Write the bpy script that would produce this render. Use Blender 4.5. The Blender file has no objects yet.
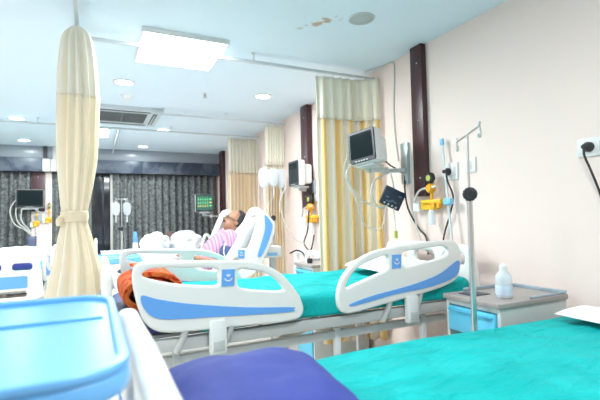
import bpy, bmesh, math, random
from mathutils import Vector, Matrix, noise
random.seed(5)
C = bpy.context.scene.collection
PI = math.pi

# ------------------------------------------------------------------ materials
def mat(name, col, rough=.5, metal=0, spec=.5, emit=None, es=0, trans=0, alpha=1, bump=0, bscale=40, sub=0, coat=0):
    m = bpy.data.materials.new(name); m.use_nodes = True
    nt = m.node_tree; b = nt.nodes['Principled BSDF']
    b.inputs['Base Color'].default_value = (*col, 1)
    b.inputs['Roughness'].default_value = rough
    b.inputs['Metallic'].default_value = metal
    b.inputs['Specular IOR Level'].default_value = spec
    b.inputs['Transmission Weight'].default_value = trans
    b.inputs['Alpha'].default_value = alpha
    b.inputs['Coat Weight'].default_value = coat
    if emit: b.inputs['Emission Color'].default_value = (*emit, 1); b.inputs['Emission Strength'].default_value = es
    if bump:
        t = nt.nodes.new('ShaderNodeTexCoord'); n = nt.nodes.new('ShaderNodeTexNoise'); n.inputs['Scale'].default_value = bscale
        n.inputs['Detail'].default_value = 4
        bp = nt.nodes.new('ShaderNodeBump'); bp.inputs['Strength'].default_value = bump; bp.inputs['Distance'].default_value = .01
        nt.links.new(t.outputs['Object'], n.inputs['Vector']); nt.links.new(n.outputs['Fac'], bp.inputs['Height'])
        nt.links.new(bp.outputs['Normal'], b.inputs['Normal'])
    return m
def ramp(nt, src, stops, interp='LINEAR'):
    r = nt.nodes.new('ShaderNodeValToRGB'); r.color_ramp.interpolation = interp
    e = r.color_ramp.elements
    while len(e) < len(stops): e.new(.5)
    for i, (p, c) in enumerate(stops): e[i].position = p; e[i].color = (*c, 1)
    nt.links.new(src, r.inputs['Fac']); return r

M = {}
M['wall'] = mat('pink_wall_paint', (.88, .742, .68), .75, bump=.03, bscale=25)
M['ceiling'] = mat('ceiling_paint', (.72, .845, .925), .8)
M['floor'] = mat('floor_vinyl', (.80, .77, .72), .35)
M['plastic'] = mat('white_bed_plastic', (.83, .83, .79), .32)
M['blue'] = mat('blue_plastic', (.14, .38, .82), .4)
M['tray'] = mat('sky_blue_plastic', (.15, .43, .80), .3)
M['drawer'] = mat('drawer_blue', (.13, .60, .84), .35)
M['cab'] = mat('cabinet_white_paint', (.66, .69, .66), .45)
M['cabtop'] = mat('cabinet_top_taupe', (.36, .32, .30), .4)
M['dark'] = mat('dark_plastic', (.02, .022, .026), .4)
M['screen'] = mat('screen_glass', (.010, .017, .019), .12, spec=.12)
M['steel'] = mat('stainless_steel', (.62, .64, .64), .28, metal=1)
M['greypaint'] = mat('grey_frame_paint', (.55, .56, .54), .4)
M['beigepaint'] = mat('beige_frame_paint', (.58, .52, .42), .5)
M['maroon'] = mat('maroon_laminate', (.055, .018, .022), .35)
M['yellow'] = mat('yellow_plastic', (.88, .52, .03), .4)
M['orangeyellow'] = mat('yellow_regulator', (.85, .40, .02), .4)
M['green'] = mat('gauge_face', (.50, .58, .12), .4)
M['white'] = mat('white_plastic', (.82, .83, .82), .4)
M['clipblue'] = mat('light_blue_clip', (.22, .55, .85), .4)
M['cable_w'] = mat('pale_cable', (.62, .62, .58), .5)
M['cable_b'] = mat('black_cable', (.02, .02, .02), .5)
M['whitecloth'] = mat('white_cotton', (.80, .82, .86), .9, bump=.4, bscale=18)
M['navy'] = mat('navy_fabric', (.028, .045, .25), .75, bump=.35, bscale=14)
M['mattress'] = mat('mattress_cover', (.03, .035, .15), .6)
M['skin'] = mat('brown_skin', (.30, .15, .085), .55)
M['hair'] = mat('black_hair', (.012, .010, .010), .7, bump=.6, bscale=120)
M['cuff'] = mat('dark_blue_cuff', (.03, .055, .14), .7)
M['alu'] = mat('white_aluminium_rail', (.62, .68, .70), .35, metal=.2)
M['bottle'] = mat('translucent_bottle', (.80, .86, .90), .25, alpha=.72)
M['label'] = mat('bottle_label', (.62, .72, .84), .5)
M['ivbag'] = mat('iv_bag_plastic', (.82, .88, .92), .2, alpha=.62)
M['bluesteel'] = mat('bluish_steel', (.45, .55, .62), .3, metal=.7)
M['glass'] = mat('night_window_glass', (.012, .02, .032), .08, spec=.6, coat=.3)
M['board'] = mat('circuit_box_navy', (.012, .03, .06), .35)
M['light'] = mat('lamp_diffuser', (1, 1, 1), .5, emit=(.93, .98, 1), es=6)
M['pelmetlight'] = mat('pelmet_grey_gloss', (.30, .34, .38), .25)
M['purple'] = mat('purple_cloth', (.2, .08, .4), .8)
M['red'] = mat('orange_sensor', (.8, .2, .05), .4)
M['glove'] = mat('grey_cuff_bag', (.1, .12, .2), .7)

def ceil_mat():
    m = M['ceiling']; nt = m.node_tree; b = nt.nodes['Principled BSDF']
    t = nt.nodes.new('ShaderNodeTexCoord')
    mp = nt.nodes.new('ShaderNodeMapping'); mp.vector_type = 'POINT'
    # peeling stain centred (1.39, 2.52): distorted ellipse
    mp.inputs['Location'].default_value = (-1.38, -2.47, 0)
    mp2 = nt.nodes.new('ShaderNodeMapping'); mp2.inputs['Rotation'].default_value = (0, 0, math.radians(58)); mp3 = nt.nodes.new('ShaderNodeMapping'); mp3.inputs['Scale'].default_value = (5.5, 20, 0); nt.links.new(mp2.outputs[0], mp3.inputs[0])
    nt.links.new(t.outputs['Object'], mp.inputs['Vector']); nt.links.new(mp.outputs['Vector'], mp2.inputs['Vector'])
    n = nt.nodes.new('ShaderNodeTexNoise'); n.inputs['Scale'].default_value = 16; n.inputs['Detail'].default_value = 5
    nt.links.new(t.outputs['Object'], n.inputs['Vector'])
    ln = nt.nodes.new('ShaderNodeVectorMath'); ln.operation = 'LENGTH'; nt.links.new(mp3.outputs['Vector'], ln.inputs[0])
    s = nt.nodes.new('ShaderNodeMath'); s.operation = 'MULTIPLY_ADD'; nt.links.new(n.outputs['Fac'], s.inputs[0]); s.inputs[1].default_value = 3.4; 
    nt.links.new(ln.outputs['Value'], s.inputs[2])
    r = ramp(nt, s.outputs[0], [(0, (.50, .33, .17)), (.0, (.50, .33, .17))])
    mx = nt.nodes.new('ShaderNodeMapRange'); mx.inputs['From Min'].default_value = 1.95; mx.inputs['From Max'].default_value = 2.5
    mx.inputs['To Min'].default_value = .85; mx.inputs['To Max'].default_value = 0
    nt.links.new(s.outputs[0], mx.inputs['Value'])
    mix = nt.nodes.new('ShaderNodeMixRGB'); mix.inputs[1].default_value = (.72, .845, .925, 1); mix.inputs[2].default_value = (.50, .33, .17, 1)
    nt.links.new(mx.outputs['Result'], mix.inputs[0]); nt.links.new(mix.outputs[0], b.inputs['Base Color'])
ceil_mat()

def cloth_stripe(name, stops, scale, trans=.25, noise_amt=.15):
    """stripes along UV.x (arc length in metres)"""
    m = bpy.data.materials.new(name); m.use_nodes = True; nt = m.node_tree; b = nt.nodes['Principled BSDF']
    b.inputs['Roughness'].default_value = .9; b.inputs['Specular IOR Level'].default_value = .1
    uv = nt.nodes.new('ShaderNodeUVMap'); uv.uv_map = 'UVMap'
    sp = nt.nodes.new('ShaderNodeSeparateXYZ'); nt.links.new(uv.outputs[0], sp.inputs[0])
    a = nt.nodes.new('ShaderNodeMath'); a.operation = 'MULTIPLY'; a.inputs[1].default_value = scale; nt.links.new(sp.outputs['X'], a.inputs[0])
    f = nt.nodes.new('ShaderNodeMath'); f.operation = 'FRACT'; nt.links.new(a.outputs[0], f.inputs[0])
    r = ramp(nt, f.outputs[0], stops)
    tl = nt.nodes.new('ShaderNodeBsdfTranslucent'); mx = nt.nodes.new('ShaderNodeMixShader'); mx.inputs[0].default_value = trans
    nt.links.new(r.outputs[0], b.inputs['Base Color']); nt.links.new(r.outputs[0], tl.inputs['Color'])
    nt.links.new(b.outputs[0], mx.inputs[1]); nt.links.new(tl.outputs[0], mx.inputs[2])
    nt.links.new(mx.outputs[0], nt.nodes['Material Output'].inputs['Surface'])
    return m
cream = (.93, .82, .62); pale = (.97, .90, .77); yel = (.95, .68, .28)
M['curt_plain'] = cloth_stripe('cream_curtain', [(0, cream), (.4, (.94, .87, .71)), (.7, pale), (1, cream)], 6)
M['curt_yellow'] = cloth_stripe('yellow_striped_curtain', [(0, pale), (.32, pale), (.40, yel), (.62, yel), (.72, (.94, .82, .56)), (1, pale)], 6.2)
M['curt_peach'] = cloth_stripe('peach_striped_curtain', [(0, (.92, .76, .53)), (.35, pale), (.6, (.90, .68, .40)), (1, (.92, .76, .53))], 9)
M['mesh'] = cloth_stripe('curtain_top_net', [(0, (.95, .89, .72)), (.5, (.98, .94, .83)), (1, (.95, .89, .72))], 9, trans=.15)
M['mesh2'] = cloth_stripe('curtain_top_net_pale', [(0, (.92, .86, .71)), (.5, (.95, .91, .81)), (1, (.92, .86, .71))], 9, trans=.15)

def patterned(name, a, b_, scale, rough=.85, kind='damask'):
    m = bpy.data.materials.new(name); m.use_nodes = True; nt = m.node_tree; b = nt.nodes['Principled BSDF']
    b.inputs['Roughness'].default_value = rough; b.inputs['Specular IOR Level'].default_value = .2
    t = nt.nodes.new('ShaderNodeTexCoord')
    src = t.outputs['Object']
    if kind == 'damask':
        src = nt.nodes.new('ShaderNodeUVMap'); src.uv_map = 'UVMap'; src = src.outputs[0]
    n = nt.nodes.new('ShaderNodeTexNoise'); n.inputs['Scale'].default_value = scale; n.inputs['Detail'].default_value = 3; n.inputs['Distortion'].default_value = 1.2
    nt.links.new(src, n.inputs['Vector'])
    r = ramp(nt, n.outputs['Fac'], [(.42, a), (.56, b_)])
    nt.links.new(r.outputs[0], b.inputs['Base Color'])
    return m
M['damask'] = patterned('charcoal_damask', (.085, .092, .094), (.21, .225, .222), 26)
M['paisley'] = patterned('orange_paisley', (.48, .03, .006), (.70, .17, .04), 26, kind='obj')
M['pelmet'] = patterned('pelmet_dark_laminate', (.055, .07, .10), (.13, .155, .19), 3, rough=.3, kind='obj')

def teal_mat():
    m = patterned('teal_sheet', (.0, .36, .35), (.005, .43, .42), 3, kind='obj')
    nt = m.node_tree; b = nt.nodes['Principled BSDF']; b.inputs['Roughness'].default_value = .7
    t = nt.nodes.new('ShaderNodeTexCoord'); n = nt.nodes.new('ShaderNodeTexNoise'); n.inputs['Scale'].default_value = 6; n.inputs['Detail'].default_value = 5
    n.inputs['Distortion'].default_value = 1.0
    mp = nt.nodes.new('ShaderNodeMapping'); mp.inputs['Scale'].default_value = (1, 2.6, 1)
    bp = nt.nodes.new('ShaderNodeBump'); bp.inputs['Strength'].default_value = .55; bp.inputs['Distance'].default_value = .05
    nt.links.new(t.outputs['Object'], mp.inputs[0]); nt.links.new(mp.outputs[0], n.inputs[0]); nt.links.new(n.outputs['Fac'], bp.inputs['Height']); nt.links.new(bp.outputs[0], b.inputs['Normal'])
    return m
M['teal'] = teal_mat()
def plaid():
    m = cloth_stripe('pink_striped_shirt', [(0, (.36, .15, .22)), (.3, (.46, .30, .38)), (.5, (.22, .15, .32)), (.7, (.46, .33, .42)), (1, (.36, .15, .22))], 18, trans=0)
    nt = m.node_tree
    t = nt.nodes.new('ShaderNodeTexCoord'); sp = [n for n in nt.nodes if n.type == 'SEPXYZ'][0]
    nt.links.new(t.outputs['Object'], sp.inputs[0])
    return m
M['shirt'] = plaid()

# ------------------------------------------------------------------ geometry helpers
def link(name, me, m, parent=None, smooth=True, angle=40):
    o = bpy.data.objects.new(name, me); C.objects.link(o)
    if m: me.materials.clear(); me.materials.append(m)
    if smooth:
        for p in me.polygons: p.use_smooth = True
        try: me.set_sharp_from_angle(angle=math.radians(angle))
        except Exception: pass
    if parent: o.parent = parent
    return o
def fin(name, bm, m, parent=None, smooth=True, angle=40):
    bmesh.ops.recalc_face_normals(bm, faces=bm.faces)
    me = bpy.data.meshes.new(name); bm.to_mesh(me); bm.free()
    return link(name, me, m, parent, smooth, angle)
def tag(o, label=None, cat=None, group=None, kind=None):
    if label: o['label'] = label
    if cat: o['category'] = cat
    if group: o['group'] = group
    if kind: o['kind'] = kind
    return o
def thing(name, label, cat, loc=(0, 0, 0), rz=0, group=None):
    o = bpy.data.objects.new(name, None); C.objects.link(o); o.location = loc; o.rotation_euler = (0, 0, rz)
    o.empty_display_size = .1
    return tag(o, label, cat, group)
def box(bm, lo, hi, bev=0, mtx=None, seg=2):
    vs = []
    for x in (lo[0], hi[0]):
        for y in (lo[1], hi[1]):
            for z in (lo[2], hi[2]):
                vs.append(bm.verts.new((x, y, z)))
    fs = [(0, 1, 3, 2), (4, 6, 7, 5), (0, 4, 5, 1), (2, 3, 7, 6), (0, 2, 6, 4), (1, 5, 7, 3)]
    ff = [bm.faces.new([vs[i] for i in f]) for f in fs]
    geo = vs
    if bev:
        es = list({e for f in ff for e in f.edges})
        r = bmesh.ops.bevel(bm, geom=es, offset=bev, segments=seg, affect='EDGES', profile=.5)
        geo = list({v for f in r['faces'] for v in f.verts} | {v for v in vs if v.is_valid})
    if mtx:
        for v in geo: v.co = mtx @ v.co
    return geo
def obox(name, lo, hi, m, parent=None, bev=.004, mtx=None):
    bm = bmesh.new(); box(bm, lo, hi, bev, mtx); return fin(name, bm, m, parent, angle=35)
def catmull(pts, n=6, closed=False):
    P = [Vector(p) for p in pts]; out = []; N = len(P)
    rng = range(N) if closed else range(N - 1)
    for i in rng:
        if closed: a, b, c, d = P[(i - 1) % N], P[i], P[(i + 1) % N], P[(i + 2) % N]
        else: a, b, c, d = P[max(i - 1, 0)], P[i], P[i + 1], P[min(i + 2, N - 1)]
        for k in range(n):
            t = k / n
            out.append(.5 * ((2 * b) + (c - a) * t + (2 * a - 5 * b + 4 * c - d) * t * t + (3 * b - a - 3 * c + d) * t ** 3))
    if not closed: out.append(P[-1])
    return out
def tube(bm, pts, r, n=8, smooth=0, caps=True, flat=1, up=None):
    """tube through pts; r number or list"""
    if smooth:
        if not isinstance(r, (int, float)):
            rr = [(x, 0, 0) for x in r]; r = [max(v.x, .0005) for v in catmull(rr, smooth)]
        pts = catmull(pts, smooth)
    P = [Vector(p) for p in pts]
    if isinstance(r, (int, float)): r = [r] * len(P)
    ref = None; rings = []
    for i, p in enumerate(P):
        t = (P[min(i + 1, len(P) - 1)] - P[max(i - 1, 0)])
        if t.length < 1e-9: t = Vector((0, 0, 1))
        t.normalize()
        if ref is None:
            ref = Vector(up) if up else (Vector((0, 0, 1)) if abs(t.z) < .9 else Vector((1, 0, 0)))
        a = ref - t * ref.dot(t)
        if a.length < 1e-6: a = t.orthogonal()
        a.normalize(); ref = a; b = t.cross(a)
        rings.append([bm.verts.new(p + (a * math.cos(2 * PI * k / n) * flat + b * math.sin(2 * PI * k / n)) * r[i]) for k in range(n)])
    for i in range(len(rings) - 1):
        for k in range(n):
            bm.faces.new((rings[i][k], rings[i][(k + 1) % n], rings[i + 1][(k + 1) % n], rings[i + 1][k]))
    if caps:
        bm.faces.new(rings[0][::-1]); bm.faces.new(rings[-1])
    return rings
def otube(name, pts, r, m, parent=None, n=8, smooth=0, **k):
    bm = bmesh.new(); tube(bm, pts, r, n, smooth, **k); return fin(name, bm, m, parent, angle=50)
def lathe(bm, prof, n=20, loc=(0, 0, 0), mtx=None):
    rings = []
    for (r, z) in prof:
        if r < 1e-6: rings.append([bm.verts.new((0, 0, z))])
        else: rings.append([bm.verts.new((r * math.cos(2 * PI * k / n), r * math.sin(2 * PI * k / n), z)) for k in range(n)])
    for i in range(len(rings) - 1):
        A, B = rings[i], rings[i + 1]
        for k in range(n):
            k2 = (k + 1) % n
            if len(A) == 1 and len(B) == 1: continue
            if len(A) == 1: bm.faces.new((A[0], B[k], B[k2]))
            elif len(B) == 1: bm.faces.new((A[k], A[k2], B[0]))
            else: bm.faces.new((A[k], A[k2], B[k2], B[k]))
    for ring in rings:
        for v in ring:
            v.co = (mtx @ v.co) if mtx else v.co
            v.co += Vector(loc)
def olathe(name, prof, m, parent=None, n=20, loc=(0, 0, 0), mtx=None, angle=40):
    bm = bmesh.new(); lathe(bm, prof, n, loc, mtx); return fin(name, bm, m, parent, angle=angle)
AX_X = Matrix.Rotation(PI / 2, 4, 'Y')      # z -> x
AX_Y = Matrix.Rotation(-PI / 2, 4, 'X')     # z -> y
def rounded(pts, n=5): return [(v.x, v.y) for v in catmull([(p[0], p[1], 0) for p in pts], n, True)]
def rrect(x0, y0, x1, y1, r, n=5):
    o = []
    for cx, cy, a0 in ((x1 - r, y1 - r, 0), (x0 + r, y1 - r, 90), (x0 + r, y0 + r, 180), (x1 - r, y0 + r, 270)):
        for k in range(n + 1):
            a = math.radians(a0 + 90 * k / n); o.append((cx + r * math.cos(a), cy + r * math.sin(a)))
    return o
def plate(name, loops, thick, m, parent=None, bev=.006, plane='XZ', off=0, mtx=None):
    """flat plate with holes, bevelled. loops: outer then holes. centre plane at 'off'."""
    cu = bpy.data.curves.new('tmp', 'CURVE'); cu.dimensions = '2D'; cu.fill_mode = 'BOTH'
    cu.extrude = max(thick / 2 - bev, .0005); cu.bevel_depth = bev; cu.bevel_resolution = 2; cu.offset = -bev
    for lp in loops:
        s = cu.splines.new('POLY'); s.points.add(len(lp) - 1)
        for i, p in enumerate(lp): s.points[i].co = (p[0], p[1], 0, 1)
        s.use_cyclic_u = True
    t = bpy.data.objects.new('tmp', cu); C.objects.link(t)
    dg = bpy.context.evaluated_depsgraph_get()
    me = bpy.data.meshes.new_from_object(t.evaluated_get(dg)); me.name = name
    bpy.data.objects.remove(t); bpy.data.curves.remove(cu)
    if plane == 'XZ': R = Matrix(((1, 0, 0, 0), (0, 0, -1, off), (0, 1, 0, 0), (0, 0, 0, 1)))
    elif plane == 'YZ': R = Matrix(((0, 0, 1, off), (1, 0, 0, 0), (0, 1, 0, 0), (0, 0, 0, 1)))
    else: R = Matrix.Translation((0, 0, off))
    if mtx: R = mtx @ R
    me.transform(R)
    return link(name, me, m, parent, angle=30)
def remesh(name, bm, m, parent, vox=.008, smooth_it=4):
    me = bpy.data.meshes.new('tmp'); bmesh.ops.recalc_face_normals(bm, faces=bm.faces); bm.to_mesh(me); bm.free()
    o = bpy.data.objects.new('tmp', me); C.objects.link(o)
    r = o.modifiers.new('r', 'REMESH'); r.mode = 'VOXEL'; r.voxel_size = vox
    s = o.modifiers.new('s', 'SMOOTH'); s.iterations = smooth_it; s.factor = .5
    dg = bpy.context.evaluated_depsgraph_get()
    me2 = bpy.data.meshes.new_from_object(o.evaluated_get(dg)); me2.name = name
    bpy.data.objects.remove(o); bpy.data.meshes.remove(me)
    return link(name, me2, m, parent, angle=180)
def ell(bm, c, r, mtx=None, n=16):
    g = bmesh.ops.create_uvsphere(bm, u_segments=n, v_segments=n // 2 + 2, radius=1)
    for v in g['verts']:
        q = Vector((v.co.x * r[0], v.co.y * r[1], v.co.z * r[2]))
        if mtx: q = mtx @ q
        v.co = q + Vector(c)
def cushion(name, L, W, H, m, parent=None, seed=0, wob=.012, n=28, pw=3.2, mtx=None):
    bm = bmesh.new(); top = {}; bot = {}
    for i in range(n + 1):
        for j in range(n + 1):
            u = -1 + 2 * i / n; v = -1 + 2 * j / n
            e = max(0, (1 - abs(u) ** pw)) ** .45 * max(0, (1 - abs(v) ** pw)) ** .45
            cx = 1 - .05 * (1 - abs(v) ** 2) * 0; x = u * L / 2 * (1 - .06 * (1 - abs(v))); y = v * W / 2 * (1 - .06 * (1 - abs(u)))
            w = wob * noise.noise(Vector((x * 7 + seed, y * 7, seed))) + wob * .6 * noise.noise(Vector((x * 18, y * 18, seed)))
            top[i, j] = bm.verts.new((x, y, H * (.42 + .58 * e) * 1 + w * (.3 + e) if 0 < i < n and 0 < j < n else H * .42))
            if 0 < i < n and 0 < j < n: bot[i, j] = bm.verts.new((x, y, H * (.42 - .42 * min(1, e * 1.6))))
            else: bot[i, j] = top[i, j]
    for i in range(n):
        for j in range(n):
            bm.faces.new((top[i, j], top[i + 1, j], top[i + 1, j + 1], top[i, j + 1]))
            q = [bot[i, j], bot[i, j + 1], bot[i + 1, j + 1], bot[i + 1, j]]
            if len(set(q)) == 4 and not all(v in top.values() for v in ()): 
                try: bm.faces.new(q)
                except ValueError: pass
    if mtx: bmesh.ops.transform(bm, matrix=mtx, verts=bm.verts)
    return fin(name, bm, m, parent, angle=180)

# ------------------------------------------------------------------ room
XR, YB, ZC = 2.29, 8.74, 2.6
XL, YF = -5.2, -3.0
def struct(o): o['kind'] = 'structure'; return o
struct(obox('floor', (XL, YF, -.1), (XR, YB, 0), M['floor'], bev=0))
struct(obox('ceiling', (XL, YF, ZC), (XR, YB, ZC + .1), M['ceiling'], bev=0))
struct(obox('wall_right', (XR, YF, 0), (XR + .12, YB, ZC), M['wall'], bev=0))
struct(obox('wall_left', (XL - .12, YF, 0), (XL, YB, ZC), M['wall'], bev=0))
struct(obox('wall_front', (XL, YF - .12, 0), (XR, YF, ZC), M['wall'], bev=0))
# back wall around a dark window
bm = bmesh.new()
wx0, wx1, wz0, wz1 = -.25, .62, .55, 2.2
for lo, hi in (((XL, YB, 0), (wx0, YB + .12, ZC)), ((wx1, YB, 0), (XR, YB + .12, ZC)), ((wx0, YB, wz1), (wx1, YB + .12, ZC)), ((wx0, YB, 0), (wx1, YB + .12, wz0))): box(bm, lo, hi)
struct(fin('wall_back', bm, M['wall'], smooth=False))
w = struct(bpy.data.objects.new('window_1', None)); C.objects.link(w); w.location = ((wx0 + wx1) / 2, YB, wz0)
bm = bmesh.new()
hw = (wx1 - wx0) / 2; hh = wz1 - wz0
for lo, hi in (((-hw, .02, 0), (-hw + .05, .09, hh)), ((hw - .05, .02, 0), (hw, .09, hh)), ((-hw, .02, 0), (hw, .09, .05)), ((-hw, .02, hh - .05), (hw, .09, hh)), ((-.015, .03, .05), (.015, .08, hh - .05))): box(bm, lo, hi, .003)
fin('window_frame', bm, M['dark'], w)
obox('glass_pane', (-hw + .05, .05, .05), (hw - .05, .056, hh - .05), M['glass'], w, bev=0)
obox('night_backdrop', (-hw + .05, .095, .05), (hw - .05, .10, hh - .05), M['dark'], w, bev=0)
# pelmet / bulkhead on the back wall
struct(obox('trim_1', (XL, YB - .34, 2.40), (XR, YB, ZC), M['pelmetlight'], bev=.004))
struct(obox('trim_2', (XL, YB - .36, 2.17), (XR, YB - .16, 2.40), M['pelmet'], bev=.004))
bm = bmesh.new(); box(bm, (-.74, YB - .368, 2.17), (-.68, YB - .34, 2.6)); struct(fin('trim_3', bm, M['dark'], smooth=False))
bm = bmesh.new(); box(bm, (-.745, YB - .372, 2.175), (-.64, YB - .36, 2.385)); struct(fin('trim_4', bm, M['white'], smooth=False))
bm = bmesh.new(); box(bm, (-.60, YB - .372, 2.385), (-.54, YB - .34, 2.6)); box(bm, (-.63, YB - .372, 2.175), (-.54, YB - .36, 2.385)); struct(fin('trim_5', bm, M['greypaint'], smooth=False))
struct(obox('baseboard_right', (XR - .012, YF, 0), (XR, YB, .1), M['maroon'], bev=.003))

# ------------------------------------------------------------------ lamps
def area(loc, sx, sy, p, col=(.90, .97, 1), rot=(0, 0, 0)):
    l = bpy.data.lights.new('lamp', 'AREA'); l.shape = 'RECTANGLE'; l.size = sx; l.size_y = sy; l.energy = p; l.color = col
    o = bpy.data.objects.new('lamp', l); C.objects.link(o); o.location = loc; o.rotation_euler = rot; return o
def panel_light(x, y, sx, sy, p, label):
    t = thing('ceiling_light', label, 'ceiling light', (x, y, ZC - .035), 0, 'square ceiling lights')
    bm = bmesh.new(); e = .012
    for lo, hi in (((-sx / 2, -sy / 2, 0), (sx / 2, -sy / 2 + e, .035)), ((-sx / 2, sy / 2 - e, 0), (sx / 2, sy / 2, .035)), ((-sx / 2, -sy / 2 + e, 0), (-sx / 2 + e, sy / 2 - e, .035)), ((sx / 2 - e, -sy / 2 + e, 0), (sx / 2, sy / 2 - e, .035))): box(bm, lo, hi, .001)
    fin('frame', bm, M['white'], t)
    obox('diffuser', (-sx / 2 + e, -sy / 2 + e, .006), (sx / 2 - e, sy / 2 - e, .012), M['light'], t, bev=0)
    a = area((0, 0, -.004), sx * .9, sy * .9, p); a.name = 'panel_lamp'; a.parent = t; return t
PW = 36
panel_light(.606, 3.29, .60, .62, PW, 'large square ceiling light panel above the second bed')
panel_light(-.08, 6.74, .62, .66, PW, 'smaller far square ceiling light beside the tall cream curtain')
panel_light(.6, .2, .60, .62, PW*.55, 'unseen square ceiling light panel added above the camera side of the ward')  # this and the next two panels are out of view, added as fill light
panel_light(-2.4, 1.4, .60, .62, PW*1.1, 'unseen square ceiling light panel added over the near aisle to the left')
panel_light(-2.9, 5.0, .60, .62, PW, 'unseen square ceiling light panel added over the far aisle to the left')
def downlight(x, y, label, p=5):
    t = thing('recessed_downlight', label, 'downlight', (x, y, ZC - .012), 0, 'round recessed downlights')
    olathe('trim_ring', [(.088, 0), (.1, .004), (.1, .012), (.07, .012), (.078, .002), (.088, 0)], M['white'], t, 28)
    olathe('diffuser', [(0, .004), (.078, .004), (.078, .008), (0, .008)], M['light'], t, 28)
    a = area((0, 0, -.004), .15, .15, p); a.data.shape = 'DISK'; a.name = 'spot_lamp'; a.parent = t
downlight(.272, 4.277, 'round downlight beyond the big square ceiling light, left of the sprinkler')
downlight(1.642, 4.238, 'round downlight nearest the wall, above the wall monitors')
downlight(.804, 7.9, 'round downlight nearest the middle of the dark far curtains')
downlight(-.828, 6.232, 'upper of the two round downlights left of the tall cream curtain')
downlight(-.951, 7.854, 'lower of the two round downlights left of the tall cream curtain')
downlight(.918, 6.341, 'round downlight right of the ceiling air conditioner')

# ------------------------------------------------------------------ ceiling bits
def sprinkler(x, y, label):
    t = thing('sprinkler', label, 'sprinkler', (x, y, ZC))
    olathe('escutcheon', [(0, -.006), (.03, -.004), (.035, 0), (0, 0)], M['white'], t, 16)
    bm = bmesh.new(); lathe(bm, [(0, -.035), (.009, -.035), (.009, 0), (0, 0)], 10); lathe(bm, [(0, -.05), (.022, -.05), (.022, -.046), (0, -.046)], 14)
    tube(bm, [(-.012, 0, -.02), (-.015, 0, -.035), (-.012, 0, -.05)], .003, 6); tube(bm, [(.012, 0, -.02), (.015, 0, -.035), (.012, 0, -.05)], .003, 6)
    fin('head', bm, M['steel'], t)
sprinkler(1.05, 4.353, 'small ceiling sprinkler head between the two middle downlights')
o = olathe('smoke_detector', [(0, -.04), (.03, -.04), (.045, -.03), (.055, -.01), (.06, 0), (0, 0)], M['white'], None, 24, (.328, 4.713, ZC)); tag(o, 'small round smoke detector between downlight and air conditioner', 'smoke detector')
t = thing('ceiling_speaker', 'flat round grey speaker disc near the ceiling edge by the pink wall', 'speaker', (1.601, 2.315, ZC))
olathe('rim', [(.075, -.004), (.085, -.007), (.088, 0), (.07, 0)], M['greypaint'], t, 32)
olathe('grille', [(0, -.007), (.07, -.005), (.078, 0), (0, 0)], mat('speaker_grille', (.45, .50, .50), .7, bump=.3, bscale=300), t, 32)
# air conditioner cassette
t = thing('ceiling_air_conditioner', 'ceiling cassette air conditioner with louvred grille', 'air conditioner', (.33, 5.58, ZC - .045))
W2 = .42
bm = bmesh.new()
g = .27
for lo, hi in (((-W2, -W2, 0), (W2, -g, .045)), ((-W2, g, 0), (W2, W2, .045)), ((-W2, -g, 0), (-g, g, .045)), ((g, -g, 0), (W2, g, .045))): box(bm, lo, hi)
fin('panel', bm, mat('cassette_plastic', (.60, .66, .68), .45), t, smooth=False)
obox('intake', (-g, -g, .03), (g, g, .04), M['dark'], t, bev=0)
bm = bmesh.new()
for k in range(17):
    y = -g + .02 + k * (2 * g - .04) / 16; box(bm, (-g, y - .007, .006), (g, y + .007, .022), 0)
box(bm, (-.008, -g, .004), (.008, g, .02))
gr = fin('grille', bm, mat('grille_grey', (.16, .18, .19), .5), t, smooth=False)
for a in range(4):
    bm = bmesh.new(); box(bm, (-.30, .325, -.004), (.30, .372, .002), .001, Matrix.Rotation(a * PI / 2, 4, 'Z')); fin('air_slot', bm, M['dark'], t)
    bm = bmesh.new(); box(bm, (-.28, .335, -.010), (.28, .358, -.005), .001, Matrix.Rotation(a * PI / 2, 4, 'Z')); fin('louvre', bm, mat('louvre_grey', (.42, .47, .48), .4), t)
# curtain rails
def rail(label, pts, hang):
    t = thing('curtain_rail', label, 'curtain rail', pts[0])
    o0 = Vector(pts[0]); bm = bmesh.new()
    for a, b in zip(pts, pts[1:]):
        a, b = Vector(a) - o0, Vector(b) - o0; d = (b - a).normalized(); s = d.cross(Vector((0, 0, 1))) * .012; u = Vector((0, 0, .011))
        vs = [bm.verts.new(p + q) for p in (a - d * .012, b + d * .012) for q in (s + u, -s + u, -s - u, s - u)]
        for f in ((0, 1, 2, 3), (7, 6, 5, 4), (0, 4, 5, 1), (1, 5, 6, 2), (2, 6, 7, 3), (3, 7, 4, 0)): bm.faces.new([vs[i] for i in f])
    fin('track', bm, M['alu'], t, smooth=False)
    for x, y in hang:
        bm = bmesh.new(); z = pts[0][2]
        tube(bm, [(x - o0.x, y - o0.y, .008), (x - o0.x, y - o0.y, ZC - z)], .005, 8)
        lathe(bm, [(0, -.006), (.018, -.006), (.02, 0), (0, 0)], 12, (x - o0.x, y - o0.y, ZC - z))
        fin('ceiling_bracket', bm, M['alu'], t)
ZR = 2.53
rail('white curtain rail over the second bed, reaching the tall tied curtain', [(2.288, 3.155, ZR), (-.08, 3.155, ZR), (-.08, -2.9, ZR)], [(1.15, 3.155), (.35, 3.155), (-.08, 1.0)])
rail('short white curtain rail above the curtain behind the second wall monitor', [(2.288, 5.12, ZR), (.62, 5.12, ZR)], [(.75, 5.12), (1.5, 5.12)])
rail('long far white curtain rail passing the air conditioner to the furthest cream curtain', [(2.288, 6.12, ZR), (-3.2, 6.12, ZR)], [(1.0, 6.12), (-.6, 6.12), (-2.4, 6.12)])
rail('short curtain rail running to the dark far curtains beside the window', [(.335, 6.16, ZR), (.335, 8.36, ZR)], [(.335, 7.2)])

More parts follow.
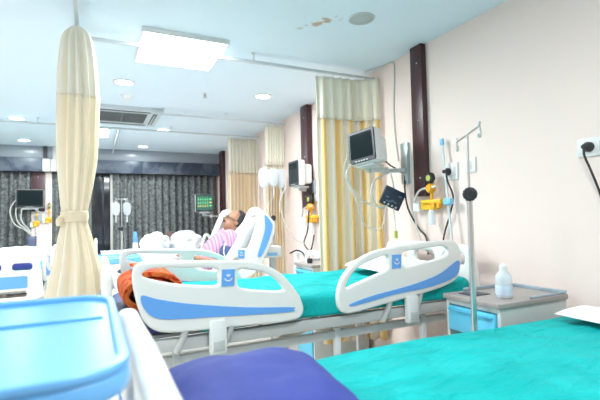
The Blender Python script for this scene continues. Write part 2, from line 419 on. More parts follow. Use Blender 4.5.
# ------------------------------------------------------------------ curtains
def drape(name, path, z0, z1, m, parent=None, folds=10, amp=.03, nz=24, per=8, taper=None, seed=0, wob=.35, thick=.004):
    """pleated sheet along polyline path [(x,y)...]"""
    bm = bmesh.new(); uvl = bm.loops.layers.uv.new('UVMap')
    P = [Vector((p[0], p[1], 0)) for p in path]; L = [0]
    for a, b in zip(P, P[1:]): L.append(L[-1] + (b - a).length)
    N = folds * per; grid = []; rnd = random.Random(seed); ph = [rnd.uniform(-.6, .6) for _ in range(folds + 2)]; am = [rnd.uniform(1 - wob, 1 + wob) for _ in range(folds + 2)]
    for j in range(nz + 1):
        v = j / nz; z = z1 + (z0 - z1) * v; row = []; prev = None; arc = 0
        for i in range(N + 1):
            s = i / N * L[-1]
            k = 0
            while k < len(L) - 2 and L[k + 1] < s: k += 1
            t = (s - L[k]) / max(L[k + 1] - L[k], 1e-6); p = P[k].lerp(P[k + 1], t); d = (P[k + 1] - P[k]).normalized(); nn = Vector((-d.y, d.x, 0))
            q = i / per; fi = int(q); fr = q - fi; A = am[fi] * (1 - fr) + am[fi + 1] * fr; PH = ph[fi] * (1 - fr) + ph[fi + 1] * fr
            a = amp * A * (.55 + .45 * v) if True else amp
            off = a * math.sin(2 * PI * q + PH * v) + .25 * a * math.sin(4 * PI * q + 1 + 2 * v)
            w = .35 * amp * math.cos(2 * PI * q * 1 + PH) * v
            co = p + nn * off + d * w; co.z = z
            if taper: co = taper(co, v)
            if prev is not None: arc += ((co - prev).xy.length)
            prev = co.copy(); row.append((bm.verts.new(co), arc, z))
        grid.append(row)
    for j in range(nz):
        for i in range(N):
            q = (grid[j][i], grid[j][i + 1], grid[j + 1][i + 1], grid[j + 1][i]); f = bm.faces.new([x[0] for x in q])
            for l, x in zip(f.loops, q): l[uvl].uv = (grid[0][q.index(x) in (1, 2) and i + 1 or i][1] * 1.0, x[2])
    me = bpy.data.meshes.new(name); bm.to_mesh(me); bm.free()
    o = link(name, me, m, parent, angle=180)
    s = o.modifiers.new('thickness', 'SOLIDIFY'); s.thickness = thick; s.offset = 0
    return o
def bed_curtain(label, path, m, zsplit, folds, seed, net='mesh', amp=.032):
    t = thing('privacy_curtain', label, 'curtain', (0, 0, 0))
    drape('curtain_panel', path, .25, zsplit + .012, M[m], t, folds, amp, seed=seed)
    drape('net_panel', path, zsplit, ZR - .035, M[net], t, folds, amp * .75, nz=8, seed=seed)
    P = [Vector((p[0], p[1], 0)) for p in path]; n = folds + 1
    tot = sum((b - a).length for a, b in zip(P, P[1:]))
    for i in range(n):
        s = (i + .3) / (n) * tot; k = 0
        while k < len(P) - 2 and s > (P[k + 1] - P[k]).length: s -= (P[k + 1] - P[k]).length; k += 1
        p = P[k] + (P[k + 1] - P[k]).normalized() * s
        otube('curtain_glider', [(p.x, p.y, ZR - .011), (p.x, p.y, ZR - .045)], .004, M['white'], t, 6)
    t.location = (0, 0, 0)
bed_curtain('cream and yellow striped curtain behind the second bed and tilted monitor', [(1.70, 3.155), (2.10, 3.14), (2.25, 3.02)], 'curt_yellow', 2.13, 7, 11, amp=.03)
bed_curtain('pale peach curtain behind the hanging drip bags and the raised bed back', [(2.0, 5.12), (2.26, 5.12)], 'curt_peach', 1.98, 7, 12, 'mesh', amp=.035)
bed_curtain('furthest cream and peach curtain against the wall, behind the patient', [(1.80, 6.12), (2.26, 6.12)], 'curt_peach', 1.98, 9, 13, 'mesh2', amp=.035)

# tall tied curtain (bunched, gathered at the waist)
def bunch(name, prof, m, parent, folds=11, seed=3, nz=10, depth=.42):
    """prof: (z, xc, halfwidth) list; closed pleated tube"""
    bm = bmesh.new(); uvl = bm.loops.layers.uv.new('UVMap'); rnd = random.Random(seed)
    P = catmull([(a, b, c) for a, b, c in prof], nz); N = folds * 8
    phs = [rnd.uniform(-.5, .5) for _ in range(folds)]; ams = [rnd.uniform(.6, 1.25) for _ in range(folds)]
    rows = []
    for z, xc, hw in P:
        row = []
        for i in range(N):
            th = 2 * PI * i / N; q = i / 8; f = int(q) % folds; fr = q - int(q)
            A = ams[f] * (1 - fr) + ams[(f + 1) % folds] * fr
            r = 1 + .26 * A * math.sin(2 * PI * q + 1.2 * math.sin(z * 2 + f)) * min(1, .3 + hw * 7)
            row.append(bm.verts.new((xc + hw * r * math.cos(th), depth * hw * r * math.sin(th) * 1.3, z)))
        rows.append((row, z))
    for j in range(len(rows) - 1):
        for i in range(N):
            i2 = (i + 1) % N; f = bm.faces.new((rows[j][0][i], rows[j][0][i2], rows[j + 1][0][i2], rows[j + 1][0][i]))
            us = (i / N, (i + 1) / N, (i + 1) / N, i / N); zs = (rows[j][1], rows[j][1], rows[j + 1][1], rows[j + 1][1])
            for l, u, z in zip(f.loops, us, zs): l[uvl].uv = (u * 2.2, z)
    bm.faces.new(rows[0][0]); bm.faces.new(rows[-1][0][::-1])
    return fin(name, bm, m, parent, angle=180)
t = thing('privacy_curtain', 'tall cream curtain gathered and tied in the middle, left foreground', 'curtain', (.0, 2.93, 0))
bunch('net_panel', [(2.505, -.080, .022), (2.48, -.078, .050), (2.44, -.078, .070), (2.36, -.076, .082), (2.22, -.074, .092), (2.06, -.072, .098)], M['mesh2'], t, seed=3)
bunch('curtain_panel', [(2.075, -.072, .098), (1.9, -.076, .097), (1.7, -.080, .093), (1.5, -.088, .077), (1.36, -.095, .062), (1.30, -.095, .062), (1.2, -.092, .080), (1.05, -.084, .104), (.86, -.086, .135), (.6, -.085, .165), (.3, -.085, .19)], M['curt_plain'], t, seed=3)
bm = bmesh.new(); lathe(bm, [(.060, -.035), (.075, -.03), (.078, 0), (.075, .03), (.060, .035)], 28, mtx=Matrix.Diagonal((1, .62, 1, 1)))
tb = fin('tie_band', bm, M['curt_plain'], t); tb.location = (-.095, 0, 1.335)
otube('tie_knot', [(-.15, -.02, 1.34), (-.172, -.03, 1.315), (-.178, -.03, 1.28)], [.012, .02, .012], M['curt_plain'], t, 8, 4)
otube('rail_hook', [(-.083, 0, 2.50), (-.083, 0.02, 2.515), (-.083, 0.06, 2.521)], .006, M['steel'], t, 8)

# dark patterned curtains on the back wall
def dark_curtain(x0, x1, label, seed, folds, y=YB - .235):
    t = thing('window_curtain', label, 'curtain', (0, 0, 0), 0, 'dark patterned window curtains')
    drape('curtain_panel', [(x0, y), (x1, y)], .12, 2.18, M['damask'], t, folds, .055, nz=10, seed=seed)
dark_curtain(.34, 2.2, 'wide dark patterned curtain right of the dark window, behind the far bed', 21, 15)
dark_curtain(-.62, .0, 'dark patterned curtain half hidden behind the tall cream curtain', 22, 6)
dark_curtain(-2.4, -.93, 'dark patterned curtain at the left edge of the view, left of the pink strip', 23, 12)
o = obox('curtain_edge_strip', (.30, YB - .215, .15), (.345, YB - .20, 2.17), mat('pale_lining', (.50, .48, .44), .8)); tag(o, 'narrow pale lining strip along the edge of the dark window', 'curtain lining')

# ------------------------------------------------------------------ beds
F_OUT = [(0.15, 1.05), (0.156, 1.105), (0.185, 1.125), (0.25, 1.128), (0.38, 1.122), (0.52, 1.113), (0.66, 1.102), (0.74, 1.078), (0.813, 1.039), (0.87, 0.981), (0.918, 0.915), (0.938, 0.85), (0.915, 0.808), (0.83, 0.798), (0.68, 0.802), (0.52, 0.808), (0.391, 0.812), (0.298, 0.818), (0.238, 0.836), (0.194, 0.88), (0.166, 0.959)]
F_H1 = [(0.196, 1.085), (0.2, 1.062), (0.3, 1.03), (0.40, 1.012), (0.505, 1.003), (0.51, 1.035), (0.505, 1.078), (.40, 1.088), (.25, 1.097)]
F_H2 = [(0.61, 1.066), (0.70, 1.052), (0.765, 1.028), (0.825, 0.97), (0.825, 0.95), (0.75, .955), (0.62, 0.98), (.603, 1.02)]
F_BL = [(0.184, 0.988), (0.2, 0.925), (0.253, 0.885), (0.36, .872), (0.472, 0.866), (0.67, .853), (0.87, 0.844), (0.881, 0.855), (.87, .866), (0.644, 0.890), (0.392, 0.932), (0.254, 0.966)]
H_OUT = [(1.135, 0.861), (1.141, 0.923), (1.175, 0.992), (1.241, 1.051), (1.342, 1.1), (1.482, 1.125), (1.63, 1.137), (1.812, 1.145), (1.949, 1.139), (1.989, 1.095), (2.0, 1.031), (1.991, 0.969), (1.96, 0.915), (1.881, 0.882), (1.746, 0.857), (1.568, 0.835), (1.401, 0.815), (1.265, 0.799), (1.19, 0.796), (1.148, 0.819)]
H_H1 = [(1.185, 0.93), (1.224, 0.995), (1.284, 1.037), (1.387, 1.070), (1.452, 1.08), (1.46, 1.04), (1.449, 1.004), (1.36, 0.976), (1.25, 0.945)]
H_H2 = [(1.57, 1.093), (1.70, 1.104), (1.855, 1.112), (1.90, 1.085), (1.861, 1.048), (1.70, 1.024), (1.575, 1.012), (1.56, 1.05)]
H_BL = [(1.206, 0.845), (1.334, 0.872), (1.497, 0.893), (1.671, 0.918), (1.829, 0.957), (1.965, 1.022), (1.978, 0.985), (1.945, 0.930), (1.827, 0.897), (1.67, 0.878), (1.497, 0.867), (1.334, 0.846), (1.219, 0.833)]
R_OUT = [(1.013, .80), (1.055, 0.941), (1.152, 1.164), (1.239, 1.353), (1.283, 1.396), (1.337, 1.398), (1.412, 1.344), (1.484, 1.272), (1.501, 1.203), (1.45, 1.05), (1.382, 0.931), (1.326, 0.833), (1.17, 0.745), (1.05, .745)]
R_H1 = [(1.158, 1.05), (1.193, 1.132), (1.274, 1.302), (1.309, 1.318), (1.320, 1.27), (1.272, 1.12), (1.235, 1.04), (1.19, 1.035)]
R_H2 = [(1.075, .88), (1.10, .94), (1.125, .955), (1.18, .925), (1.19, .88), (1.16, .84), (1.10, .83)]
R_BL = [(1.396, 1.33), (1.455, 1.267), (1.468, 1.215), (1.425, 1.082), (1.358, 0.962), (1.32, 0.965), (1.356, 1.075), (1.394, 1.207)]
PIV = (.95, .80)
def tf(pts, dx=0, dz=0, ang=0, sh=0):
    c, s = math.cos(ang), math.sin(ang); o = []
    for x, z in pts:
        u, v = x - PIV[0] - sh, z - PIV[1]
        o.append((PIV[0] + u * c - v * s - .03 + dx, PIV[1] + u * s + v * c + dz))
    return o
def logo(cx, cz, h, y, side, parent, T):
    """pale open-hand mark on the blue plate: arc with three rays"""
    bm = bmesh.new()
    def loc(u, v): a, b = T([(cx + u, cz + v)])[0]; return (a, y, b)
    tube(bm, [loc(.017 * math.cos(a), -.006 + .015 * math.sin(a)) for a in [PI + .2 + k * (PI - .4) / 8 for k in range(9)]], .0028, 6)
    for a in (60, 90, 120):
        r = math.radians(a); tube(bm, [loc(.006 * math.cos(r), -.006 + .006 * math.sin(r)), loc(.017 * math.cos(r), -.006 + .017 * math.sin(r))], .0025, 6)
    return fin('logo', bm, M['white'], parent)
def side_rail(bed, which, ys, yoff, T, rot):
    out, h1, h2, bl = (F_OUT, F_H1, F_H2, F_BL) if which == 'f' else (R_OUT, R_H1, R_H2, R_BL) if rot else (H_OUT, H_H1, H_H2, H_BL)
    if rot: T = lambda p: p
    r = plate('side_rail', [rounded(T(out)), rounded(T(h1)), rounded(T(h2))], .036, M['plastic'], bed, .011, 'XZ', ys * yoff)
    plate('blue_inlay', [rounded(T(bl))], .006, M['blue'], r, .0015, 'XZ', ys * (yoff + .0195))
    plate('inner_inlay', [rounded(T(bl))], .006, M['blue'], r, .0015, 'XZ', ys * (yoff - .0195))
    cx, cz = (.557, 1.04) if which == 'f' else (1.512, 1.052)
    if rot: cx, cz = 1.168, .995
    q = T([(cx - .032, cz - .045), (cx + .028, cz - .045), (cx + .032, cz + .03), (cx - .028, cz + .032)])
    p = plate('badge', [q], .006, M['blue'], r, .001, 'XZ', ys * (yoff + .0195))
    logo(cx, cz, .05, ys * (yoff + .024), ys, p, T)
    return r
def make_bed(label, loc, rz, dz=0, ang=0, shift=0, perp=0, lowered='', castors=True, frame='greypaint', ft=.034, head=True, hwid=.455, bz=0):
    b = thing('hospital_bed', label, 'hospital bed', loc, rz, 'adjustable hospital beds')
    z0 = .80 + dz; zb = .76 + dz + bz
    idt = lambda p: tf(p, dz=dz)
    hd = lambda p: tf(p, dx=perp * math.sin(ang), dz=dz - perp * math.cos(ang), ang=ang, sh=shift)
    # boards
    def board(x, name, thick, out_sign):
        hb = hwid
        o = rounded([(-hb, zb - .07), (-hb - .005, zb + .10), (-hb + .012, zb + .26), (-hb + .05, zb + .335), (-.2, zb + .345), (0, zb + .35), (.2, zb + .345), (hb - .05, zb + .335), (hb - .012, zb + .26), (hb + .005, zb + .10), (hb, zb - .07), (.3, zb - .10), (0, zb - .10), (-.3, zb - .10)])
        hs = [rrect(a, zb + .21, c, zb + .285, .03) for a, c in ((-.37, -.19), (-.1, .1), (.19, .37))]
        lo = [rrect(-.32, zb - .06, .32, zb - .0, .02)]
        p = plate(name, [o] + hs + lo, thick, M['plastic'], b, min(.02, thick * .4), 'YZ', x)
        plate('blue_inlay', [rrect(-.33, zb + .03, .33, zb + .155, .02)], .006, M['blue'], p, .0015, 'YZ', x + out_sign * (thick / 2 + .001))
        return p
    board(.03, 'footboard', ft, -1)
    if head: board(2.125, 'headboard', .045, 1)
    # mattress deck frame
    bm = bmesh.new()
    for s in (-1, 1): box(bm, (.06, s * .42 - .02, z0 - .075), (2.10, s * .42 + .02, z0 - .02), .006)
    for x in (.10, 1.0, 2.04): box(bm, (x, -.40, z0 - .07), (x + .05, .40, z0 - .03), .004)
    box(bm, (.07, -.40, z0 - .02), (.93, .40, z0 - .005), .003)
    fin('frame', bm, M[frame], b)
    bm = bmesh.new()
    for s in (-1, 1): box(bm, (.2, s * .34 - .02, z0 - .16), (1.95, s * .34 + .02, z0 - .12), .004)
    for s in (-1, 1):
        for x in (.3, 1.15, 1.75): box(bm, (x, s * .35 - .014, .26), (x + .035, s * .35 + .014, z0 - .10), .003)
    fin('lift_strut', bm, M['white'], b)
    bm = bmesh.new()
    for s in (-1, 1): box(bm, (.12, s * .36 - .025, .2), (1.98, s * .36 + .025, .26), .006)
    for x in (.15, 1.9): box(bm, (x, -.36, .2), (x + .06, .36, .25), .006)
    fin('base_frame', bm, M['plastic'], b)
    bm = bmesh.new(); tube(bm, [(.35, 0, .3), (1.3, .05, z0 - .13)], .028, 10); box(bm, (1.2, -.1, z0 - .2), (1.45, .1, z0 - .09), .01)
    fin('actuator', bm, M['beigepaint'], b)
    # backrest board
    Bc, Bs = math.cos(ang), math.sin(ang)
    rotm = Matrix.Translation((.92, 0, z0)) @ Matrix.Rotation(-ang, 4, 'Y')
    obox('backrest', (0, -.41, -.012), (.98 if not ang > .3 else .80, .41, .012), M['plastic'], b, .008, rotm)
    if ang > .3:
        obox('backrest_panel', (.1, -.33, -.03), (.70, .33, -.013), M['blue'], b, .008, rotm)
    # mattress
    Lh = 1.13 if not ang > .3 else .80
    obox('mattress', (.075, -.425, z0), (.93, .425, z0 + .076), M['mattress'], b, .03)
    rotm2 = Matrix.Translation((.92, 0, z0)) @ Matrix.Rotation(-ang, 4, 'Y')
    obox('mattress_back', (0, -.425, .0), (Lh if ang > .3 else 1.17, .425, .08 if ang > .3 else .074), M['mattress'] if ang < .3 else M['whitecloth'], b, .03, rotm2)
    # rails
    for s, keyf, keyh in ((-1, 'f', 'h'), (1, 'F', 'H')):
        for key, wh, T in ((keyf, 'f', idt), (keyh, 'h', hd)):
            dd = -.36 if key in lowered else 0
            r = side_rail(b, wh, s, .463, T, ang > .3 and wh == 'h')
            if dd: r.location = (0, s * .0, dd)
            x = .44 if wh == 'f' else 1.545
            if wh == 'h': x = x
            ba = ang if wh == 'h' else 0
            bm = bmesh.new()
            box(bm, (x, s * .476 - .02, z0 - .10), (x + .075, s * .476 + .02, z0 + .05), .008)
            fin('rail_latch', bm, M['white'], b) if not (ba > .3) else bm.free()
            if not ba > .3:
                for xx in (x - .09, x + .12):
                    otube('rail_arm', [(xx, s * .463, z0 + .07 + (dd if dd else 0) * .5), (xx - .02, s * .46, z0 - .01), (xx - .05, s * .445, z0 - .08)], .016, M[frame], b, 8)
                box_ = obox('latch_plate', (x + .012, s * .499 - .003, z0 - .085), (x + .063, s * .499 + .003, z0 - .04), M['greypaint'], b, .002)
    # castors
    for x in (.2, 1.93):
        for s in (-1, 1):
            t_ = otube('castor', [(x, s * .36 - .02, .062), (x, s * .36 + .02, .062)], .062, M['dark'], b, 20)
            otube('castor_stem', [(x, s * .36, .10), (x, s * .36, .2)], .014, M['steel'], t_, 8)
            bm = bmesh.new(); box(bm, (x - .035, s * .36 - .028, .06), (x + .035, s * .36 - .022, .13)); box(bm, (x - .035, s * .36 + .022, .06), (x + .035, s * .36 + .028, .13)); box(bm, (x - .035, s * .36 - .028, .125), (x + .035, s * .36 + .028, .13)); fin('castor_fork', bm, M['greypaint'], t_, smooth=False)
    return b
make_bed('nearest hospital bed, in the foreground under the flat teal sheet', (.06, 0.905, 0), 0, dz=-.08, bz=.035, lowered='fFhH', ft=.052, head=False, hwid=.485)
make_bed('second hospital bed, with raised white and blue side rails in mid view', (.03, 2.40, 0), 0, lowered='H')
make_bed('hospital bed with its back raised and the patient lying in it', (.02, 4.15, 0), 0, dz=-.17, ang=math.radians(53), shift=.22, perp=.20)
make_bed('far hospital bed holding white bedding bundles, before the dark curtains', (.02, 6.95, 0), 0, dz=-.05, ang=0, lowered='fFhH')
make_bed('hospital bed at the left edge seen from its footboard', (-.93, 5.25, 0), PI / 2, dz=-.155)

# sheets ---------------------------------------------------------------
def sheet(name, loc, rz, x0, x1, hw, ztop, drop, m, label, seed=0, wr=.006, edge=None, bend=None, nx=90, ny=60):
    bm = bmesh.new(); G = {}; R = .03
    tot = hw * 2 + drop * 2
    for i in range(nx + 1):
        x = x0 + (x1 - x0) * i / nx
        for j in range(ny + 1):
            s = -tot / 2 + tot * j / ny; sg = 1 if s > 0 else -1; a = abs(s)
            w = wr * (noise.noise(Vector((x * 3.2 + seed, s * 7, seed))) * 1.3 + .7 * noise.noise(Vector((x * 9 + seed, s * 12 + x * 6, 3.3))))
            e = hw + (edge(x) if edge else 0) * (1 if sg > 0 else 0)
            if a < e - R: y, z = a, 0
            elif a < e + R * .57: th = (a - (e - R)) / R; y, z = e - R + R * math.sin(th), -R + R * math.cos(th)
            else: y, z = e + .004 + .008 * math.sin(x * 16 + seed), -R - (a - e - R * .57)
            zz = ztop + z + (w + .004 if a < e - R else 0); 
            if a >= e - R: y += abs(w) * .8
            if bend: zz += bend(x)
            G[i, j] = bm.verts.new((x, sg * y, zz))
    for i in range(nx):
        for j in range(ny): bm.faces.new((G[i, j], G[i + 1, j], G[i + 1, j + 1], G[i, j + 1]))
    o = fin(name, bm, m, None, angle=180); o.location = loc; o.rotation_euler = (0, 0, rz)
    sd = o.modifiers.new('thickness', 'SOLIDIFY'); sd.thickness = .004; sd.offset = 1
    return tag(o, label, 'bed sheet')
sheet('bed_sheet', (.06, .905, 0), 0, .08, 2.08, .434, .812, .12, M['teal'], 'smooth teal sheet covering the nearest foreground bed', 1, wr=.010, edge=lambda x: .045 * math.exp(-((x - .95) / .5) ** 2) - .03, bend=lambda x: -.006 * max(0, x - 1.3))
sheet('bed_sheet', (.03, 2.40, 0), 0, .42, 2.07, .432, .892, .085, M['teal'], 'rumpled teal sheet on the second bed, between its side rails', 2, wr=.012)
sheet('bed_sheet', (.02, 4.15, 0), 0, .10, .88, .432, .722, .08, M['whitecloth'], 'white sheet under the legs of the patient', 3, wr=.01, nx=40, ny=30)
sheet('bed_sheet', (.02, 6.95, 0), 0, .10, 2.05, .432, .842, .10, M['whitecloth'], 'white sheet on the far bed before the dark curtains', 4, nx=40, ny=30)
sheet('bed_sheet', (-.93, 5.25, 0), PI / 2, .40, 2.05, .435, .735, .16, M['teal'], 'teal sheet hanging over the side of the left edge bed', 5, nx=40, ny=30)

def pillow(name, label, cat, loc, rot, L, W, H, m, seed, group=None, wob=.012, pw=3.2):
    o = cushion(name, L, W, H, m, None, seed, wob, pw=pw); o.location = loc; o.rotation_euler = rot; return tag(o, label, cat, group)
pillow('pillow', 'white pillow at the head of the nearest bed, right edge', 'pillow', (2.01, .94, .808), (math.radians(2), 0, math.radians(84)), .56, .42, .085, M['whitecloth'], 3, wob=.02)
pillow('pillow', 'shiny navy blue pillow on the foot of the nearest bed', 'pillow', (.335, .93, .817), (0, 0, math.radians(-8)), .42, .56, .15, M['navy'], 8, wob=.008, pw=2.3)
pillow('pillow', 'white pillow on the second bed beside its head side rail', 'pillow', (1.83, 2.45, .892), (0, 0, math.radians(88)), .50, .36, .12, M['whitecloth'], 5)
pillow('pillow', 'white pillow behind the head of the patient', 'pillow', (1.40, 4.14, 1.075), (0, math.radians(-53), 0), .34, .56, .11, M['whitecloth'], 6)
pillow('pillow', 'navy blue pillow seen through the handle holes of the left edge bed', 'pillow', (-.86, 5.60, .742), (0, 0, .1), .62, .34, .17, M['navy'], 7)
pillow('pillow', 'white pillow at the wall end of the left edge bed', 'pillow', (-.80, 6.1, .742), (0, 0, -.15), .66, .44, .28, M['whitecloth'], 9)
def bundle(label, loc, s, seed):
    bm = bmesh.new(); bmesh.ops.create_icosphere(bm, subdivisions=5, radius=1)
    for v in bm.verts:
        p = v.co.copy(); d = 1 + .22 * noise.noise(p * 2.1 + Vector((seed, 0, 0))) + .10 * abs(noise.noise(p * 5 + Vector((0, seed, 0))))
        q = Vector((p.x * s[0], p.y * s[1], p.z * s[2])) * d
        q.z = max(q.z, -s[2] * .55); v.co = q
    o = fin('bedding_bundle', bm, M['whitecloth'], None, angle=180); o.location = loc; tag(o, label, 'bedding', 'white bedding bundles on the far bed'); return o
bundle('left and smaller of two white bedding bundles on the far bed', (.87, 6.85, .94), (.21, .25, .17), 1)
bundle('right and larger of two white bedding bundles on the far bed', (1.33, 6.85, .94), (.24, .25, .18), 5)
o = bundle('small brown lump standing in for the head of a lying patient, between the two white bundles', (1.12, 7.10, .96), (.10, .12, .16), 9); o.name = 'head_lump'; o.data.materials[0] = mat('brown_head', (.10, .06, .05), .9); o['category'] = 'blanket'; del o['group']  # brown lump stands in for the dark head of a lying patient

# rolled orange blanket
def spiral_blanket():
    bm = bmesh.new(); turns = 2.3; n = 110; th0 = .0
    cl = []
    for i in range(n + 1):
        t_ = i / n; a = t_ * turns * 2 * PI; r = .018 + .086 * t_
        x = r * 1.52 * math.cos(a); z = r * .90 * math.sin(a); cl.append((x, z))
    ny = 12; rows = []
    for j in range(ny + 1):
        y = -.26 + .52 * j / ny; row = []
        e = 1 - .10 * abs(2 * j / ny - 1) ** 4
        for side in (1, -1):
            rng = range(n + 1) if side == 1 else range(n, -1, -1)
            for i in rng:
                a = Vector(cl[min(i + 1, n)]) - Vector(cl[max(i - 1, 0)]); nn = Vector((a.y, -a.x)).normalized()
                h = .0125 * (.6 + .4 * math.sin(PI * min(1, (j + .6) / 2)) ) + .003 * noise.noise(Vector((cl[i][0] * 20, y * 14, cl[i][1] * 20)))
                p = Vector(cl[i]) * e + nn * h * side
                row.append(bm.verts.new((p.x + .014 * noise.noise(Vector((y * 5, p.x * 6, 0))), y + .012 * math.sin(i * .3), p.y)))
        rows.append(row)
    K = len(rows[0])
    for j in range(ny):
        for k in range(K): bm.faces.new((rows[j][k], rows[j][(k + 1) % K], rows[j + 1][(k + 1) % K], rows[j + 1][k]))
    for row in (rows[0], rows[-1]):
        for k in range(n):
            try: bm.faces.new((row[k], row[k + 1], row[K - 2 - k], row[K - 1 - k]))
            except ValueError: pass
    o = fin('rolled_blanket', bm, M['paisley'], None, angle=70)
    o.location = (.236, 2.28, .978); tag(o, 'rolled orange patterned blanket at the foot of the second bed', 'blanket'); return o
spiral_blanket()

# ------------------------------------------------------------------ over-bed tables
def tray_table(label, loc, sx, sy, rz=0, z=1.08):
    t = thing('overbed_table', label, 'overbed table', loc, rz, 'light blue overbed tables')
    tt = plate('tray_top', [rrect(-sx / 2, -sy / 2, sx / 2, sy / 2, .09, 10)], .036, M['tray'], t, .010, 'XY', z - .018)
    rim = plate('rim', [rrect(-sx / 2, -sy / 2, sx / 2, sy / 2, .09, 10), rrect(-sx / 2 + .018, -sy / 2 + .018, sx / 2 - .018, sy / 2 - .018, .075, 10)], .014, M['tray'], tt, .004, 'XY', z + .004)
    obox('divider_ridge', (-sx / 2 + .03, sy / 2 - .27, z - .001), (sx / 2 - .03, sy / 2 - .258, z + .006), M['tray'], tt, .003)
    obox('column', (-sx / 2 + .08, -.03, .1), (-sx / 2 + .14, .03, z - .04), M['plastic'], t, .008)
    bm = bmesh.new(); box(bm, (-sx / 2 + .06, -.34, .05), (-sx / 2 + .12, .34, .1), .01)
    fin('base', bm, M['plastic'], t)
    for y in (-.3, .3):
        otube('castor', [(-sx / 2 + .075, y, .026), (-sx / 2 + .105, y, .026)], .025, M['dark'], t, 14)
    return t
tray_table('light blue tray table in the near left corner', (-.35, .93, 0), .80, .66, 0, 1.10)
tray_table('small light blue overbed table beyond the second bed, mostly hidden', (.16, 4.13, 0), .45, .56, PI, .985)

# ------------------------------------------------------------------ bedside cabinets
def cabinet(label, x0, y0, y1, top, depth=.57):
    t = thing('bedside_cabinet', label, 'bedside cabinet', (x0, y0, 0), 0, 'white and blue bedside cabinets')
    D, W = depth, y1 - y0; h = top - .03; e = .018
    bm = bmesh.new()
    box(bm, (0, 0, .08), (D, e, h)); box(bm, (0, W - e, .08), (D, W, h)); box(bm, (D - e, e, .08), (D, W - e, h)); box(bm, (0.002, e, .08), (D - e, W - e, .1)); box(bm, (.012, e, h - .27), (D - e, W - e, h - .255)); box(bm, (0, e, h - .025), (D - e, W - e, h))
    fin('body', bm, M['cab'], t, smooth=False)
    plate('top', [rrect(-.02, -.012, D + .005, W + .012, .012, 3)], .024, M['cabtop'], t, .004, 'XY', h + .012)
    bm = bmesh.new(); z = h + .024
    for lo, hi in (((D - .02, -.005, z), (D, W + .005, z + .018)), ((.12, W - .012, z), (D - .02, W, z + .018)), ((.22, .0, z), (D - .02, .010, z + .012))): box(bm, lo, hi, .002)
    fin('guard_rim', bm, M['bluesteel'], t)
    d = obox('drawer', (-.014, e + .006, h - .155), (.35, W - e - .006, h - .032), M['drawer'], t, .003)
    obox('handle', (-.026, e + .012, h - .052), (-.012, W - e - .012, h - .042), mat('drawer_lip', (.10, .50, .74), .4), d, .002)
    d2 = obox('door', (-.014, e + .006, .11), (.004, W - e - .006, h - .28), M['drawer'], t, .003)
    for a in (.04, D - .05):
        for b in (.04, W - .04): otube('castor', [(a, b - .01, .03), (a, b + .01, .03)], .03, M['dark'], t, 14)
    for a in (.04, D - .05):
        for b in (.04, W - .04): otube('castor_stem', [(a, b, .03), (a, b, .085)], .008, M['steel'], t, 8)
    return t
cabinet('white cabinet with blue drawer beside the head of the nearest bed', 1.70, 1.41, 1.745, .885, .485)
cabinet('white and blue cabinet left of the yellow curtain, mostly hidden by the second bed', 1.68, 3.25, 3.58, .90, .55)
# plastic bottle
t = thing('squeeze_bottle', 'translucent white squeeze bottle on the near bedside cabinet', 'bottle', (1.84, 1.50, .881))
t.scale = (1.25, 1.25, 1.25)
olathe('bottle_body', [(0, 0), (.028, 0), (.031, .004), (.031, .075), (.029, .088), (.016, .103), (.0125, .108), (0, .108)], M['bottle'], t, 24)
olathe('label_band', [(.0313, .012), (.0318, .014), (.0318, .048), (.0313, .05)], M['label'], t, 24)
olathe('cap', [(0, .106), (.015, .106), (.015, .124), (.009, .128), (.006, .134), (0, .135)], M['white'], t, 20)
o = obox('paper_slip', (1.74, 1.60, .880), (1.86, 1.70, .883), M['board'], None, .001); tag(o, 'thin dark folder lying on the near cabinet top', 'folder')
for k, (x, y, m_, nm, lb, h) in enumerate(((1.73, 3.40, 'dark', 'small_jar', 'small dark jar on the hidden cabinet by the yellow curtain', .04), (1.74, 3.47, 'white', 'cup', 'small white cup on the hidden cabinet by the yellow curtain', .06))):
    o = olathe(nm, [(0, 0), (.022, 0), (.026, h * .5), (.024, h), (.018, h + .004), (0, h + .004)], M[m_], None, 18, (x, y, .8945)); tag(o, lb, nm.replace('_', ' '))

